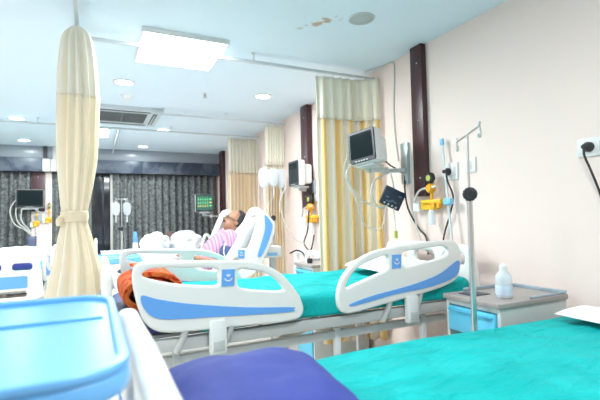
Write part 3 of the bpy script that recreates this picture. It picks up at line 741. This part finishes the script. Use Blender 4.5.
# ------------------------------------------------------------------ IV poles
def iv_pole(label, x, y, h, azim, split=1.39, bl=.13, base=True, group='drip stands', m='steel', zfloor=0):
    t = thing('iv_pole', label, 'IV pole', (x, y, 0), 0, group)
    otube('outer_tube', [(0, 0, .09), (0, 0, split)], .0135, M[m], t, 14)
    otube('inner_rod', [(0, 0, split), (0, 0, h)], .006, M[m], t, 10)
    c, s = math.cos(azim), math.sin(azim)
    bm = bmesh.new(); tube(bm, [(-c * bl, -s * bl, h), (c * bl, s * bl, h)], .005, 10)
    for q in (-1, 1):
        tube(bm, [(q * c * bl, q * s * bl, h), (q * c * (bl + .012), q * s * (bl + .012), h - .03), (q * c * (bl + .005), q * s * (bl + .005), h - .045), (q * c * (bl - .012), q * s * (bl - .012), h - .042), (q * c * (bl - .016), q * s * (bl - .016), h - .025)], .005, 8, smooth=3)
        tube(bm, [(q * c * bl, q * s * bl, h), (q * c * (bl + .01), q * s * (bl + .01), h + .018)], .005, 8)
    fin('hook_bar', bm, M[m], t)
    k = olathe('clamp_knob', [(0, -.014), (.027, -.014), (.033, -.006), (.033, .006), (.027, .012), (.016, .013), (.014, .009), (0, .009)], M['dark'], t, 12, mtx=Matrix.Rotation(math.radians(-43), 4, 'Z') @ Matrix.Rotation(PI / 2, 4, 'X') @ Matrix.Translation((0, 0, .030)))
    k.location = (0, 0, split); 
    bm = bmesh.new(); lathe(bm, [(0, -.03), (.018, -.03), (.018, .02), (.008, .025), (0, .025)], 14); c_ = fin('collar', bm, M['dark'], t); c_.location = (0, 0, split)
    if base:
        bm = bmesh.new(); lathe(bm, [(0, .07), (.035, .07), (.035, .11), (.015, .13), (0, .13)], 16)
        for a in range(5): tube(bm, [(0, 0, .09), (.20 * math.cos(a * 1.2566 + .3), .20 * math.sin(a * 1.2566 + .3), .065)], .012, 8)
        fin('base', bm, M[m], t)
        for a in range(5):
            px, py = .195 * math.cos(a * 1.2566 + .3), .195 * math.sin(a * 1.2566 + .3)
            otube('castor', [(px, py - .01, .026), (px, py + .01, .026)], .025, M['dark'], t, 12)
            otube('castor_stem', [(px, py, .03), (px, py, .07)], .006, M['steel'], t, 6)
    return t
iv_pole('steel drip stand with black knob in front of the near cabinet', 1.597, 1.47, 1.672, math.radians(57), 1.39, .20)
iv_pole('drip stand with two saline bags before the dark window curtains', .36, 6.27, 1.60, .3, 1.2, .07)
iv_pole('drip stand with saline bags in front of the pale peach curtain', 2.00, 4.86, 1.93, .1, 1.3, .10)
def iv_bag(x, y, z, label, s=1.0, group='saline bags'):
    t = thing('iv_bag', label, 'IV bag', (x, y, z), 0, group)
    bm = bmesh.new(); n = 14
    prof = [(-.17, .012), (-.155, .035), (-.12, .048), (-.05, .050), (-.015, .046), (0, .028)]
    rings = []
    for z_, w_ in prof:
        rings.append([bm.verts.new((w_ * s * math.cos(2 * PI * k / n), .018 * s * math.sin(2 * PI * k / n) * (w_ / .05), z_ * s)) for k in range(n)])
    for i in range(len(rings) - 1):
        for k in range(n): bm.faces.new((rings[i][k], rings[i][(k + 1) % n], rings[i + 1][(k + 1) % n], rings[i + 1][k]))
    bm.faces.new(rings[0]); bm.faces.new(rings[-1][::-1])
    fin('bag_body', bm, M['ivbag'], t)
    otube('hanging_loop', [(-.012, 0, -.002), (-.010, 0, .03), (0, 0, .04), (.010, 0, .03), (.012, 0, -.002)], .003, M['white'], t, 6)
    otube('drip_chamber', [(0, 0, -.17 * s), (0, 0, -.19 * s), (0, 0, -.25 * s), (0, 0, -.27 * s)], [.004, .010, .010, .003], M['ivbag'], t, 8)
    return t
iv_bag(.29, 6.25, 1.55, 'saline bag left on the stand before the dark window curtains', 1.0)
iv_bag(.43, 6.29, 1.55, 'saline bag right on the stand before the dark window curtains', 1.0)
iv_bag(1.87, 4.84, 1.90, 'saline bag hanging left on the stand by the pale peach curtain', 1.4)
iv_bag(1.985, 4.82, 1.90, 'saline bag hanging in the middle, by the pale peach curtain', 1.3)
iv_bag(2.10, 4.87, 1.90, 'saline bag hanging nearest the second wall monitor', 1.4)
o = otube('infusion_tube', [(1.985, 4.82, 1.57), (1.85, 4.75, 1.42), (1.66, 4.6, 1.25), (1.5, 4.5, 1.15)], .004, M['cable_w'], None, 6, 6); tag(o, 'thin clear infusion tube running from drip bag down to the patient', 'tube')
# leaning thin rod with blue tip
t = thing('folded_drip_rod', 'thin white rod with light blue tip leaning by the yellow regulator', 'rod', (2.19, 2.08, .0))
otube('rod', [(0, 0, .0), (.06, .22, 1.80)], .009, M['alu'], t, 10)
obox('tip', (.048, .208, 1.79), (.072, .234, 1.84), M['clipblue'], t, .006)

# ------------------------------------------------------------------ monitors
def monitor(label, loc, yaw, tilt, roll, w, h, d, live=False):
    t = thing('patient_monitor', label, 'patient monitor', loc, 0, 'patient monitors'); t.rotation_euler = (Matrix.Rotation(yaw, 4, 'Z') @ Matrix.Rotation(tilt, 4, 'X') @ Matrix.Rotation(roll, 4, 'Y')).to_euler()
    # local: faces -Y
    bm = bmesh.new()
    n0 = box(bm, (-w / 2, 0, -h / 2), (w / 2, d * .45, h / 2), .018)
    n1 = box(bm, (-w * .40, d * .40, -h * .42), (w * .40, d, h * .36), .03)
    fin('housing', bm, M['white'], t)
    plate('bezel', [rrect(-w / 2 + .006, -h / 2 + .006, w / 2 - .006, h / 2 - .004, .012)], .012, M['dark'], t, .003, 'XZ', -.004)
    sc = obox('screen', (-w / 2 + .026, -.0125, -h / 2 + .040), (w / 2 - .026, -.0095, h / 2 - .026), M['screen'], t, 0)
    if live:
        gm = mat('green_trace', (.1, .5, .2), .5, emit=(.2, .75, .3), es=.5); ym = mat('yellow_trace', (.5, .5, .1), .5, emit=(.7, .7, .2), es=.4)
        bgm = mat('lit_screen', (.02, .08, .06), .4, emit=(.03, .10, .08), es=.5); sc.data.materials[0] = bgm
        for r_, mm, nm in ((.05, gm, 'ecg_trace'), (.0, gm, 'pulse_trace'), (-.045, ym, 'breath_trace')):
            pts = []
            for k in range(60):
                x = -w / 2 + .04 + k * (w - .14) / 59; q = k % 12
                z = r_ + (.03 if q == 5 else -.012 if q == 6 else .004 * math.sin(k))
                pts.append((x, -.014, z * h / .26))
            otube(nm, pts, .0028, mm, sc, 5)
        for k in range(3): obox('reading', (w / 2 - .085, -.0142, .06 - k * .06), (w / 2 - .045, -.013, .085 - k * .06), [gm, ym, gm][k], sc, 0)
    bm = bmesh.new()
    for k in range(5): box(bm, (-.06 + k * .024, -.013, -h / 2 + .014), (-.046 + k * .024, -.0095, -h / 2 + .022))
    fin('button_row', bm, M['greypaint'], t, smooth=False)
    bm = bmesh.new(); box(bm, (-w * .3, .02, -h / 2 - .022), (w * .3, d * .8, -h / 2 - .002), .006); fin('mounting_plate', bm, M['alu'], t)
    return t
def arm(label, pts, plate_lo, plate_hi, r=.018):
    t = thing('monitor_arm', label, 'monitor arm', plate_lo, 0, 'wall arms of the monitors'); o0 = Vector(plate_lo)
    obox('wall_plate', (0, 0, 0), tuple(Vector(plate_hi) - o0), M['bluesteel'], t, .003)
    for a, b in zip(pts, pts[1:]):
        otube('arm_link', [Vector(a) - o0, Vector(b) - o0], r, M['alu'], t, 10)
    for p in pts[1:]:
        p = Vector(p) - o0; otube('joint', [p - Vector((0, 0, .028)), p + Vector((0, 0, .028))], .024, M['greypaint'], t, 14)
    return t
def cable(pts, r, m, label, cat='cable', name='cable', n=6):
    o = otube(name, pts, r, M[m], None, n, 6); return tag(o, label, cat)
# bed two monitor
monitor('tilted patient monitor with dark screen before the yellow striped curtain', (1.85, 2.72, 1.83), math.radians(-69), math.radians(-5), math.radians(-7), .25, .262, .21)
arm('grey wall arm holding the tilted monitor by the yellow striped curtain', [(2.262, 2.73, 1.66), (2.11, 2.78, 1.655), (1.96, 2.80, 1.665)], (2.262, 2.695, 1.55), (2.289, 2.775, 1.88))
# dark module box hanging
t = thing('module_box', 'dark square module box hanging from the first wall arm', 'module box', (2.135, 2.735, 1.435)); t.rotation_euler = (0, math.radians(26), math.radians(-20))
obox('case', (-.085, -.02, -.075), (.085, .02, .075), M['board'], t, .006)
bm = bmesh.new(); rnd = random.Random(4)
for k in range(7): x = rnd.uniform(-.065, .045); z = rnd.uniform(-.055, .045); box(bm, (x, -.0225, z), (x + .022, -.0195, z + .012))
fin('connector', bm, mat('dull_connector', (.10, .16, .20), .5), t, smooth=False)
for k in range(4):
    bm = bmesh.new(); lathe(bm, [(0, -.003), (.008, -.003), (.008, .003), (0, .003)], 12, mtx=AX_Y.to_4x4()); p = fin('port', bm, M['greypaint'], t); p.location = (-.05 + k * .033, -.021, -.06)
otube('bracket_hook', [(-.02, 0, .075), (-.05, 0, .12), (-.10, .01, .20), (-.02, .015, .235)], .006, M['steel'], t, 8, 4)
cable([(1.80, 2.80, 1.70), (1.72, 2.74, 1.60), (1.80, 2.72, 1.45), (1.95, 2.74, 1.38), (2.05, 2.74, 1.37), (2.10, 2.74, 1.39)], .006, 'cable_w', 'pale looped lead from tilted monitor to the dark module box')
cable([(1.74, 2.76, 1.75), (1.70, 2.74, 1.62), (1.78, 2.7, 1.40), (1.84, 2.70, 1.24), (1.96, 2.70, 1.19), (2.03, 2.72, 1.24), (2.06, 2.72, 1.37)], .0045, 'cable_w', 'long pale lead hanging lowest below the tilted monitor')
cable([(2.09, 2.78, 1.62), (1.99, 2.77, 1.57), (1.96, 2.77, 1.47), (2.02, 2.77, 1.37), (2.08, 2.77, 1.36)], .007, 'cable_w', 'pale curled lead around the left of the dark module box')
cable([(2.27, 2.735, 1.63), (2.25, 2.72, 1.50), (2.26, 2.70, 1.35), (2.27, 2.60, 1.20), (2.27, 2.52, 1.13), (2.27, 2.50, 1.0)], .007, 'cable_b', 'black cable hanging from the first wall arm down the pink wall')
cable([(2.12, 2.86, 1.80), (2.17, 2.82, 1.72), (2.22, 2.79, 1.68), (2.25, 2.75, 1.64)], .006, 'cable_b', 'short black cable from back of tilted monitor to its arm')
cable([(2.20, 3.155, 2.585), (2.26, 3.0, 2.59), (2.282, 2.86, 2.58), (2.283, 2.85, 2.45), (2.283, 2.87, 2.2), (2.283, 2.86, 1.95), (2.283, 2.83, 1.75)], .007, 'cable_w', 'pale cable running down the pink wall from the ceiling rail')
cable([(2.13, 2.72, 1.36), (2.14, 2.72, 1.28), (2.13, 2.70, 1.18)], .005, 'cable_w', 'short pale lead dangling under the dark module box')
o = obox('lead_tag', (2.117, 2.69, 1.12), (2.143, 2.71, 1.18), M['green'], None, .004); tag(o, 'tiny yellow green clip at the end of a dangling lead', 'clip')
# bed three monitor, edge-on
monitor('second wall monitor turned sideways above the raised bed', (2.07, 4.42, 1.80), math.radians(-92), 0, 0, .28, .29, .185)
arm('wall arm under the second monitor above the raised bed', [(2.262, 4.40, 1.64), (2.20, 4.41, 1.625), (2.15, 4.42, 1.63)], (2.262, 4.30, 1.57), (2.289, 4.38, 1.72))
# bed four monitor, lit
monitor('far patient monitor showing green traces before the dark curtains', (1.86, 7.85, 1.60), math.radians(-8), 0, 0, .34, .33, .16, True)
arm('thin far wall arm under the monitor with green traces', [(2.262, 7.95, 1.36), (2.0, 7.95, 1.36), (1.86, 7.95, 1.39)], (2.262, 7.9, 1.28), (2.289, 7.98, 1.46), .013)
otube('far_pole_', [(0, 0, 0), (0, 0, 1)], .001, M['steel']) if False else None
# back column monitor
monitor('left patient monitor with blank screen on the pink strip', (-.92, 8.34, 1.71), math.radians(4), 0, 0, .40, .31, .12)
t = thing('monitor_arm', 'upright bracket below the left monitor on the pink strip', 'monitor arm', (-.82, 8.38, 1.3), 0, 'wall arms of the monitors')
otube('arm_link', [(0, .13, .2), (0, .05, .2), (-.04, .0, .26)], .02, M['alu'], t, 10)
obox('wall_plate', (-.05, .115, 0), (.05, .138, .4), M['bluesteel'], t, .003)
# hanging cables + cuff bag below the left monitor
for k, (dx, lb) in enumerate(((0, 'outermost'), (.05, 'middle'), (.10, 'innermost'))):
    cable([(-1.12 + dx, 8.38, 1.70), (-1.20 + dx * 1.6, 8.34, 1.52), (-1.14 + dx, 8.34, 1.30 + dx * .5), (-1.0 + dx * .6, 8.36, 1.2), (-.93 + dx * .3, 8.38, 1.12)], .008, 'cable_w', lb + ' of three pale looped leads left of the far left monitor')
o = cushion('cuff_bag', .14, .34, .06, M['glove'], None, 3, .004, 14); o.location = (-.90, 8.40, .92); o.rotation_euler = (math.radians(90), 0, math.radians(0)); tag(o, 'dark pouch hanging below the left monitor on the pink strip', 'pouch')
cable([(-.93, 8.38, 1.12), (-.91, 8.38, 1.09)], .008, 'steel', 'small hook joining dark pouch to the looped leads', 'hook', 'hook')

# ------------------------------------------------------------------ maroon wall panels
def maroon(label, lo, hi):
    t = thing('wall_panel', label, 'wall panel', lo, 0, 'maroon vertical wall panels'); d = Vector(hi) - Vector(lo)
    obox('board', (0, 0, 0), tuple(d), M['maroon'], t, .003)
    for z in (.12, .5, .88):
        bm = bmesh.new(); bmesh.ops.create_uvsphere(bm, u_segments=10, v_segments=6, radius=.007); s = fin('screw', bm, M['steel'], t)
        s.location = (0, d.y * .4, d.z * z) if d.x < d.y else (d.x * .5, 0, d.z * z)
maroon('tall maroon wall panel above the yellow regulator of the second bed', (2.24, 2.475, 1.44), (2.288, 2.60, 2.598))
maroon('tall maroon wall panel behind the second wall monitor', (2.22, 4.36, 1.40), (2.288, 4.53, 2.598))
maroon('far narrow maroon wall panel beside the furthest peach curtain', (2.22, 7.95, 1.40), (2.288, 8.15, 2.598))
maroon('small maroon panel above the left monitor on the pink strip', (-.92, 8.47, 1.5), (-.72, 8.519, 2.165))
# pink strip = wall column
struct(obox('wall_column', (-.93, 8.52, 0), (-.62, YB, 2.17), M['wall'], bev=0))

# ------------------------------------------------------------------ gas outlets
def gas_outlet(label, loc, s=1.0, rz=0, jar=True):
    t = thing('oxygen_outlet', label, 'oxygen outlet', loc, rz, 'yellow oxygen outlets')   # local: wall at +x side (x=0), protrudes -x; y along the wall
    obox('outlet_box', (-.05 * s, -.07 * s, -.03 * s), (-.001, .08 * s, .035 * s), M['yellow'], t, .006)
    obox('manifold', (-.07 * s, -.14 * s, .015 * s), (-.02 * s, .06 * s, .045 * s), M['yellow'], t, .008)
    for y in (-.11, -.06): obox('outlet_socket', (-.065 * s, (y - .015) * s, -.02 * s), (-.03 * s, (y + .015) * s, .02 * s), M['orangeyellow'], t, .004)
    obox('white_box', (-.06 * s, .09 * s, -.04 * s), (-.001, .16 * s, .03 * s), M['white'], t, .006)
    bm = bmesh.new(); lathe(bm, [(0, -.03), (.025, -.028), (.036, -.01), (.036, .012), (.026, .03), (0, .032)], 18, mtx=AX_X @ Matrix.Scale(s, 4)); r = fin('regulator', bm, M['orangeyellow'], t); r.location = (-.075 * s, -.06 * s, .125 * s)
    otube('regulator_neck', [(-.06 * s, -.05 * s, .04 * s), (-.065 * s, -.058 * s, .10 * s)], .012 * s, M['orangeyellow'], t, 10)
    bm = bmesh.new(); lathe(bm, [(0, -.018), (.036, -.018), (.042, -.01), (.042, .01), (0, .012)], 20, mtx=AX_X @ Matrix.Scale(s, 4)); gq = fin('gauge', bm, M['dark'], t); gq.location = (-.075 * s, -.055 * s, .20 * s)
    bm = bmesh.new(); lathe(bm, [(0, -.021), (.021, -.0205), (.022, -.018), (0, -.018)], 20, mtx=AX_X @ Matrix.Scale(s, 4)); gf = fin('gauge_face', bm, M['green'], gq); 
    otube('nozzle', [(-.09 * s, -.08 * s, .13 * s), (-.09 * s, -.125 * s, .135 * s)], .007 * s, M['white'], t, 8)
    otube('hose', [(-.08 * s, -.03 * s, .13 * s), (-.09 * s, .05 * s, .11 * s), (-.08 * s, .12 * s, .03 * s)], .008 * s, M['cable_w'], t, 8, 5)
    if rz: t.scale = (1, .55, 1.5)
    if jar:
        otube('humidifier_jar', [(-.06 * s, -.045 * s, -.03 * s), (-.06 * s, -.045 * s, -.05 * s), (-.06 * s, -.045 * s, -.14 * s)], [.018 * s, .026 * s, .026 * s], M['ivbag'], t, 14)
    return t
gas_outlet('yellow oxygen outlet with black gauge under the first maroon panel', (XR - .001, 2.45, 1.365), 1.0)
gas_outlet('yellow oxygen outlet below the second wall monitor', (XR - .001, 4.36, 1.27), 1.15)
gas_outlet('left yellow oxygen outlet on the pink strip below left monitor', (-.86, 8.519, 1.28), .85, PI / 2 )
gas_outlet('right yellow oxygen outlet at the right edge of the pink strip', (-.68, 8.519, 1.34), .85, PI / 2)
cable([(2.21, 2.56, 1.33), (2.22, 2.56, 1.2), (2.24, 2.50, 1.05), (2.25, 2.42, 1.0)], .006, 'cable_w', 'pale hose hanging below the first yellow oxygen outlet')

# ------------------------------------------------------------------ sockets
def socket(label, y, z, w, h, plug=True, cordpts=None):
    t = thing('wall_socket', label, 'wall socket', (XR, y, z), 0, 'white wall sockets and switches')
    obox('face_plate', (-.012, -w / 2, -h / 2), (-.0005, w / 2, h / 2), M['white'], t, .003)
    bm = bmesh.new()
    box(bm, (-.015, -w * .38, -h * .28), (-.0115, -w * .18, h * .28), .002) if w > .1 else box(bm, (-.015, -w * .16, -h * .3), (-.0115, w * .16, h * .3), .002)
    fin('rocker_switch', bm, M['cable_w'], t)
    if plug is not None:
        p = thing('power_plug', 'black plug and cord in the ' + plug, 'plug', (XR - .012, y + (.02 if w > .1 else 0), z), 0, 'black power plugs')
        olathe('plug_body', [(0, 0), (.026, 0), (.026, .018), (.016, .034), (.012, .05), (0, .052)], M['dark'], p, 16, mtx=Matrix.Rotation(-PI / 2, 4, 'Y'))
        otube('cord', [Vector(c) - p.location for c in cordpts], .006, M['cable_b'], p, 8, 6)
socket('white wall socket with black plug at the right edge of the view', 1.295, 1.625, .16, .095, 'right edge wall socket', [(2.235, 1.313, 1.62), (2.225, 1.31, 1.58), (2.24, 1.29, 1.50), (2.265, 1.265, 1.38), (2.275, 1.24, 1.24), (2.275, 1.20, 1.0), (2.275, 1.18, .5)])
socket('white wall socket with black plug beside the yellow oxygen outlet', 2.255, 1.60, .12, .12, 'wall socket beside the oxygen outlet', [(2.235, 2.255, 1.60), (2.235, 2.245, 1.53), (2.262, 2.225, 1.42), (2.262, 2.26, 1.30), (2.268, 2.33, 1.15), (2.27, 2.36, 1.0)])
socket('small white switch plate behind the drip stand', 2.082, 1.625, .085, .10, None)
o = obox('blue_clamp', (2.205, 2.20, 1.365), (2.245, 2.27, 1.41), M['clipblue'], None, .01)
tag(o, 'light blue clamp on the leaning white rod', 'clamp')
t = thing('wall_socket', 'small white wall socket below the second wall monitor', 'wall socket', (XR, 4.27, 1.52), 0, 'white wall sockets and switches')
obox('face_plate', (-.012, -.06, -.045), (-.0005, .06, .045), M['white'], t, .003)
# cables by bed three
cable([(2.25, 4.33, 1.6), (2.2, 4.32, 1.35), (2.23, 4.42, 1.15), (2.22, 4.5, 1.0), (2.24, 4.38, .92), (2.25, 4.3, 1.1)], .008, 'cable_b', 'dark tangled cable below the second wall monitor')
cable([(2.0, 4.5, 1.65), (1.93, 4.52, 1.45), (2.0, 4.5, 1.2), (2.1, 4.48, 1.05), (2.2, 4.45, 1.0)], .007, 'cable_w', 'pale looped cable hanging from the second wall monitor')
cable([(1.70, 3.75, .96), (1.80, 3.8, .98), (1.90, 3.85, .92), (1.92, 3.88, .75)], .008, 'cable_b', 'black cable behind the raised bed back')
# white device hanging on head end of raised bed
t = thing('bedside_device', 'small white device with blue front hung behind the raised bed back', 'device', (1.57, 3.90, .97))
obox('case', (-.10, -.07, -.05), (.08, .07, .06), M['white'], t, .015)
obox('front', (-.07, -.075, -.03), (.03, -.069, .0), M['clipblue'], t, .002)
obox('mount', (-.02, -.02, -.97), (.02, .02, -.05), M['greypaint'], t, .003)

# white/blue tapered post standing in for a raised bed rail, & raised bed four rail
t = thing('rail_stand_in', 'white tapered stand-in for a raised bed rail, with a blue cap, below the far saline bags', 'post', (.445, 5.25, 0))
olathe('post', [(0, 0), (.14, 0), (.14, .02), (.062, .62), (.026, 1.06), (0, 1.06)], M['white'], t, 20)
olathe('cap', [(.026, 1.055), (.028, 1.06), (.022, 1.16), (.010, 1.18), (0, 1.18)], M['blue'], t, 16)
t = thing('bed_end_loop', 'white upright tube loop at the head of the far bed', 'rail loop', (1.56, 6.40, 0))
otube('loop', [(-.09, 0, 0), (-.09, 0, .8), (-.06, 0, 1.02), (-.02, 0, 1.07), (.03, 0, 1.02), (.13, 0, .8), (.13, 0, 0)], .022, M['white'], t, 10, 5)

# ------------------------------------------------------------------ patient
def patient():
    t = thing('person', 'reclining person in pink striped shirt with glasses and dark moustache', 'person', (0.90, 4.10, .72))
    O = Vector((0.90, 4.10, .72)); an = math.radians(50); d = Vector((math.cos(an), 0, math.sin(an))); nrm = Vector((-d.z, 0, d.x))
    hip = Vector((.895, 4.10, .785)) - O
    # 'up the body' d ; front normal nrm (towards the foot/up)
    chest = hip + d * .30; neck = hip + d * .48; head = hip + d * .595 + nrm * .03
    sh_n = hip + d * .44 + Vector((0, -.17, 0)) + nrm * -.0; sh_f = hip + d * .44 + Vector((0, .17, 0))
    el_n = sh_n + Vector((-.09, -.065, -.25)); wr_n = Vector((.80, 3.83, .965)) - O
    el_f = sh_f + Vector((-.08, .05, -.25)); wr_f = el_f + Vector((-.24, -.06, .03))
    kn = [hip + Vector((-.44, s * .12, .05)) for s in (-1, 1)]; ft = [hip + Vector((-.82, s * .12, -.0)) for s in (-1, 1)]
    def torso(bm, g=0.0):
        tube(bm, [hip - d * .10, hip, hip + d * .14, chest, hip + d * .42, hip + d * .47], [.09 + g, .145 + g, .15 + g, .16 + g, .13 + g, .07 + g], 16, smooth=4, flat=.72, up=nrm)
    bm = bmesh.new(); torso(bm)
    tube(bm, [hip + d * .42, neck, head], [.065, .055, .055], 12)
    # head: skull + face looking along (-x, slightly up)
    fd = (nrm * .9 - d * .15); fd.normalize(); side = Vector((0, 1, 0)); upv = side.cross(fd) * -1
    if upv.dot(d) < 0: upv = -upv
    B = Matrix((fd, side, upv)).transposed().to_4x4()
    ell(bm, head + upv * .035, (.092, .074, .092), B); ell(bm, head + fd * .018 - upv * .03, (.075, .060, .075), B)
    ell(bm, head + fd * .045 - upv * .075, (.03, .032, .026), B)          # chin
    tube(bm, [head + fd * .085 + upv * .025, head + fd * .112 - upv * .005, head + fd * .105 - upv * .018], [.008, .014, .013], 8)   # nose
    for s in (-1, 1):
        ell(bm, head + side * s * .076 - fd * .008 + upv * .005, (.018, .009, .03), B)   # ears
        ell(bm, head + fd * .072 + side * s * .032 + upv * .022, (.014, .017, .012), B)   # eye
    tube(bm, [head + fd * .083 - upv * .042 - side * .022, head + fd * .09 - upv * .042, head + fd * .083 - upv * .042 + side * .022], .008, 8)
    for sh, el, wr in ((sh_n, el_n, wr_n), (sh_f, el_f, wr_f)):
        tube(bm, [hip + d * .42, sh, sh.lerp(el, .5), el, el.lerp(wr, .35), wr], [.07, .058, .050, .042, .040, .027], 12, smooth=4)
        hd = (wr - el).normalized(); sd = hd.cross(Vector((0, 0, 1))).normalized()
        palm = wr + hd * .05; tube(bm, [wr - hd * .01, palm, wr + hd * .09], [.026, .036, .034], 10, flat=.5, up=(0, 0, 1), smooth=3)
        for k, L_ in enumerate((.062, .075, .070, .055)):
            o_ = wr + hd * .085 + sd * (-.027 + k * .018)
            tube(bm, [o_, o_ + hd * L_ * .5 + Vector((0, 0, .004)), o_ + hd * L_ * .85 + Vector((0, 0, -.012)), o_ + hd * L_ + Vector((0, 0, -.024))], [.010, .0095, .009, .007], 8)
        o_ = wr + hd * .02 - sd * .024
        tube(bm, [o_, o_ - sd * .028 + hd * .025, o_ - sd * .030 + hd * .055 - Vector((0, 0, .008))], [.012, .011, .008], 8)
    for k_, f_, s in zip(kn, ft, (-1, 1)):
        tube(bm, [hip + Vector((0, s * .08, 0)), k_, k_.lerp(f_, .4), f_], [.095, .062, .058, .036], 12, smooth=4)
        tube(bm, [f_ - Vector((0, 0, .0)), f_ + Vector((-.02, 0, .06)), f_ + Vector((-.045, 0, .15))], [.036, .038, .022], 10, smooth=3)
    remesh('body', bm, M['skin'], t, .0085, 3)
    bm = bmesh.new(); torso(bm, .014)
    for sh, el in ((sh_n, el_n), (sh_f, el_f)):
        tube(bm, [hip + d * .42, sh, sh.lerp(el, .5), sh.lerp(el, .72)], [.082, .074, .068, .066], 12, smooth=4)
    tube(bm, [hip + d * .44, hip + d * .485], [.075, .068], 12)
    remesh('shirt', bm, M['shirt'], t, .010, 3)
    bm = bmesh.new()
    tube(bm, [hip - d * .08, hip + d * .06], [.14, .165], 16, flat=.75, up=nrm)
    for k_, f_, s in zip(kn, ft, (-1, 1)):
        tube(bm, [hip + Vector((0, s * .08, 0)), k_, k_.lerp(f_, .4), f_.lerp(k_, .08)], [.108, .075, .070, .055], 12, smooth=4)
    remesh('trousers', bm, mat('pale_trousers', (.45, .47, .55), .85), t, .012, 3)
    # hair cap, moustache, glasses, cuff
    bm = bmesh.new(); ell(bm, head + upv * .048 - fd * .022, (.090, .081, .088), B, 24)
    for v in list(bm.verts):
        v.co += Vector((0, 0, 0)) + (v.co - head).normalized() * .004 * noise.noise(v.co * 60)
    kill = [v for v in bm.verts if (v.co - head).dot(fd) > .015 or (v.co - head).dot(upv) < -.03]
    bmesh.ops.delete(bm, geom=kill, context='VERTS'); hr = fin('hair', bm, M['hair'], t, angle=180)
    sm = hr.modifiers.new('thickness', 'SOLIDIFY'); sm.thickness = .008; sm.offset = 1
    otube('moustache', [head + fd * .085 - upv * .034 - side * .032, head + fd * .100 - upv * .027, head + fd * .085 - upv * .034 + side * .032], [.005, .009, .005], M['hair'], t, 8, 4)
    bm = bmesh.new()
    for s in (-1, 1):
        c_ = head + fd * .094 + side * s * .034 + upv * .02
        tube(bm, [c_ + (side * math.cos(a) * .024 + upv * math.sin(a) * .018) for a in [k * PI / 8 for k in range(17)]], .0028, 6)
        tube(bm, [c_ + side * s * .024, head + side * s * .084 + upv * .018 - fd * .005], .0026, 6)
    tube(bm, [head + fd * .098 + side * -.01 + upv * .022, head + fd * .098 + side * .01 + upv * .022], .0028, 6)
    fin('glasses', bm, M['dark'], t)
    a, b = el_n, sh_n
    otube('blood_pressure_cuff', [a.lerp(b, -.05), a.lerp(b, .08), a.lerp(b, .55), a.lerp(b, .66)], [.056, .066, .076, .066], M['cuff'], t, 16, 3)
    return t
patient()
cable([(1.08, 3.80, 1.08), (1.05, 3.74, 1.0), (1.1, 3.72, .93), (1.3, 3.74, .85)], .005, 'cable_w', 'thin pale tube leading from the arm cuff of the patient')
o = pillow('purple_cloth', 'small crumpled purple cloth below the dark window', 'cloth', (.03, 5.9, .0), (0, 0, 0), .2, .2, .1, M['purple'], 2)
bpy.data.objects.remove(o)

# ------------------------------------------------------------------ world, camera
w = bpy.data.worlds.new('world'); bpy.context.scene.world = w; w.use_nodes = True
w.node_tree.nodes['Background'].inputs[0].default_value = (.75, .85, 1, 1); w.node_tree.nodes['Background'].inputs[1].default_value = .3
cam = bpy.data.cameras.new('camera'); co = bpy.data.objects.new('camera', cam); C.objects.link(co)
cam.sensor_width = 36; cam.lens = 430 / 600 * 36; cam.clip_start = .05; cam.clip_end = 50
def V(*a): return Vector(a)
dY = V(92 - 300, -(222 - 200), -430).normalized(); dX = V(1173 - 300, 2, -430); dX = (dX - dY * dX.dot(dY)).normalized(); dZ = dX.cross(dY)
R = Matrix((dX, dY, dZ)).to_4x4()
co.matrix_world = Matrix.Translation((0, 0, 1.3)) @ R
bpy.context.scene.camera = co
cam.dof.use_dof = True; cam.dof.focus_distance = 2.6; cam.dof.aperture_fstop = 2.8
vs = bpy.context.scene.view_settings
vs.view_transform = 'Standard'; vs.look = 'None'; vs.gamma = 1; vs.exposure = .80; vs.use_curve_mapping = False
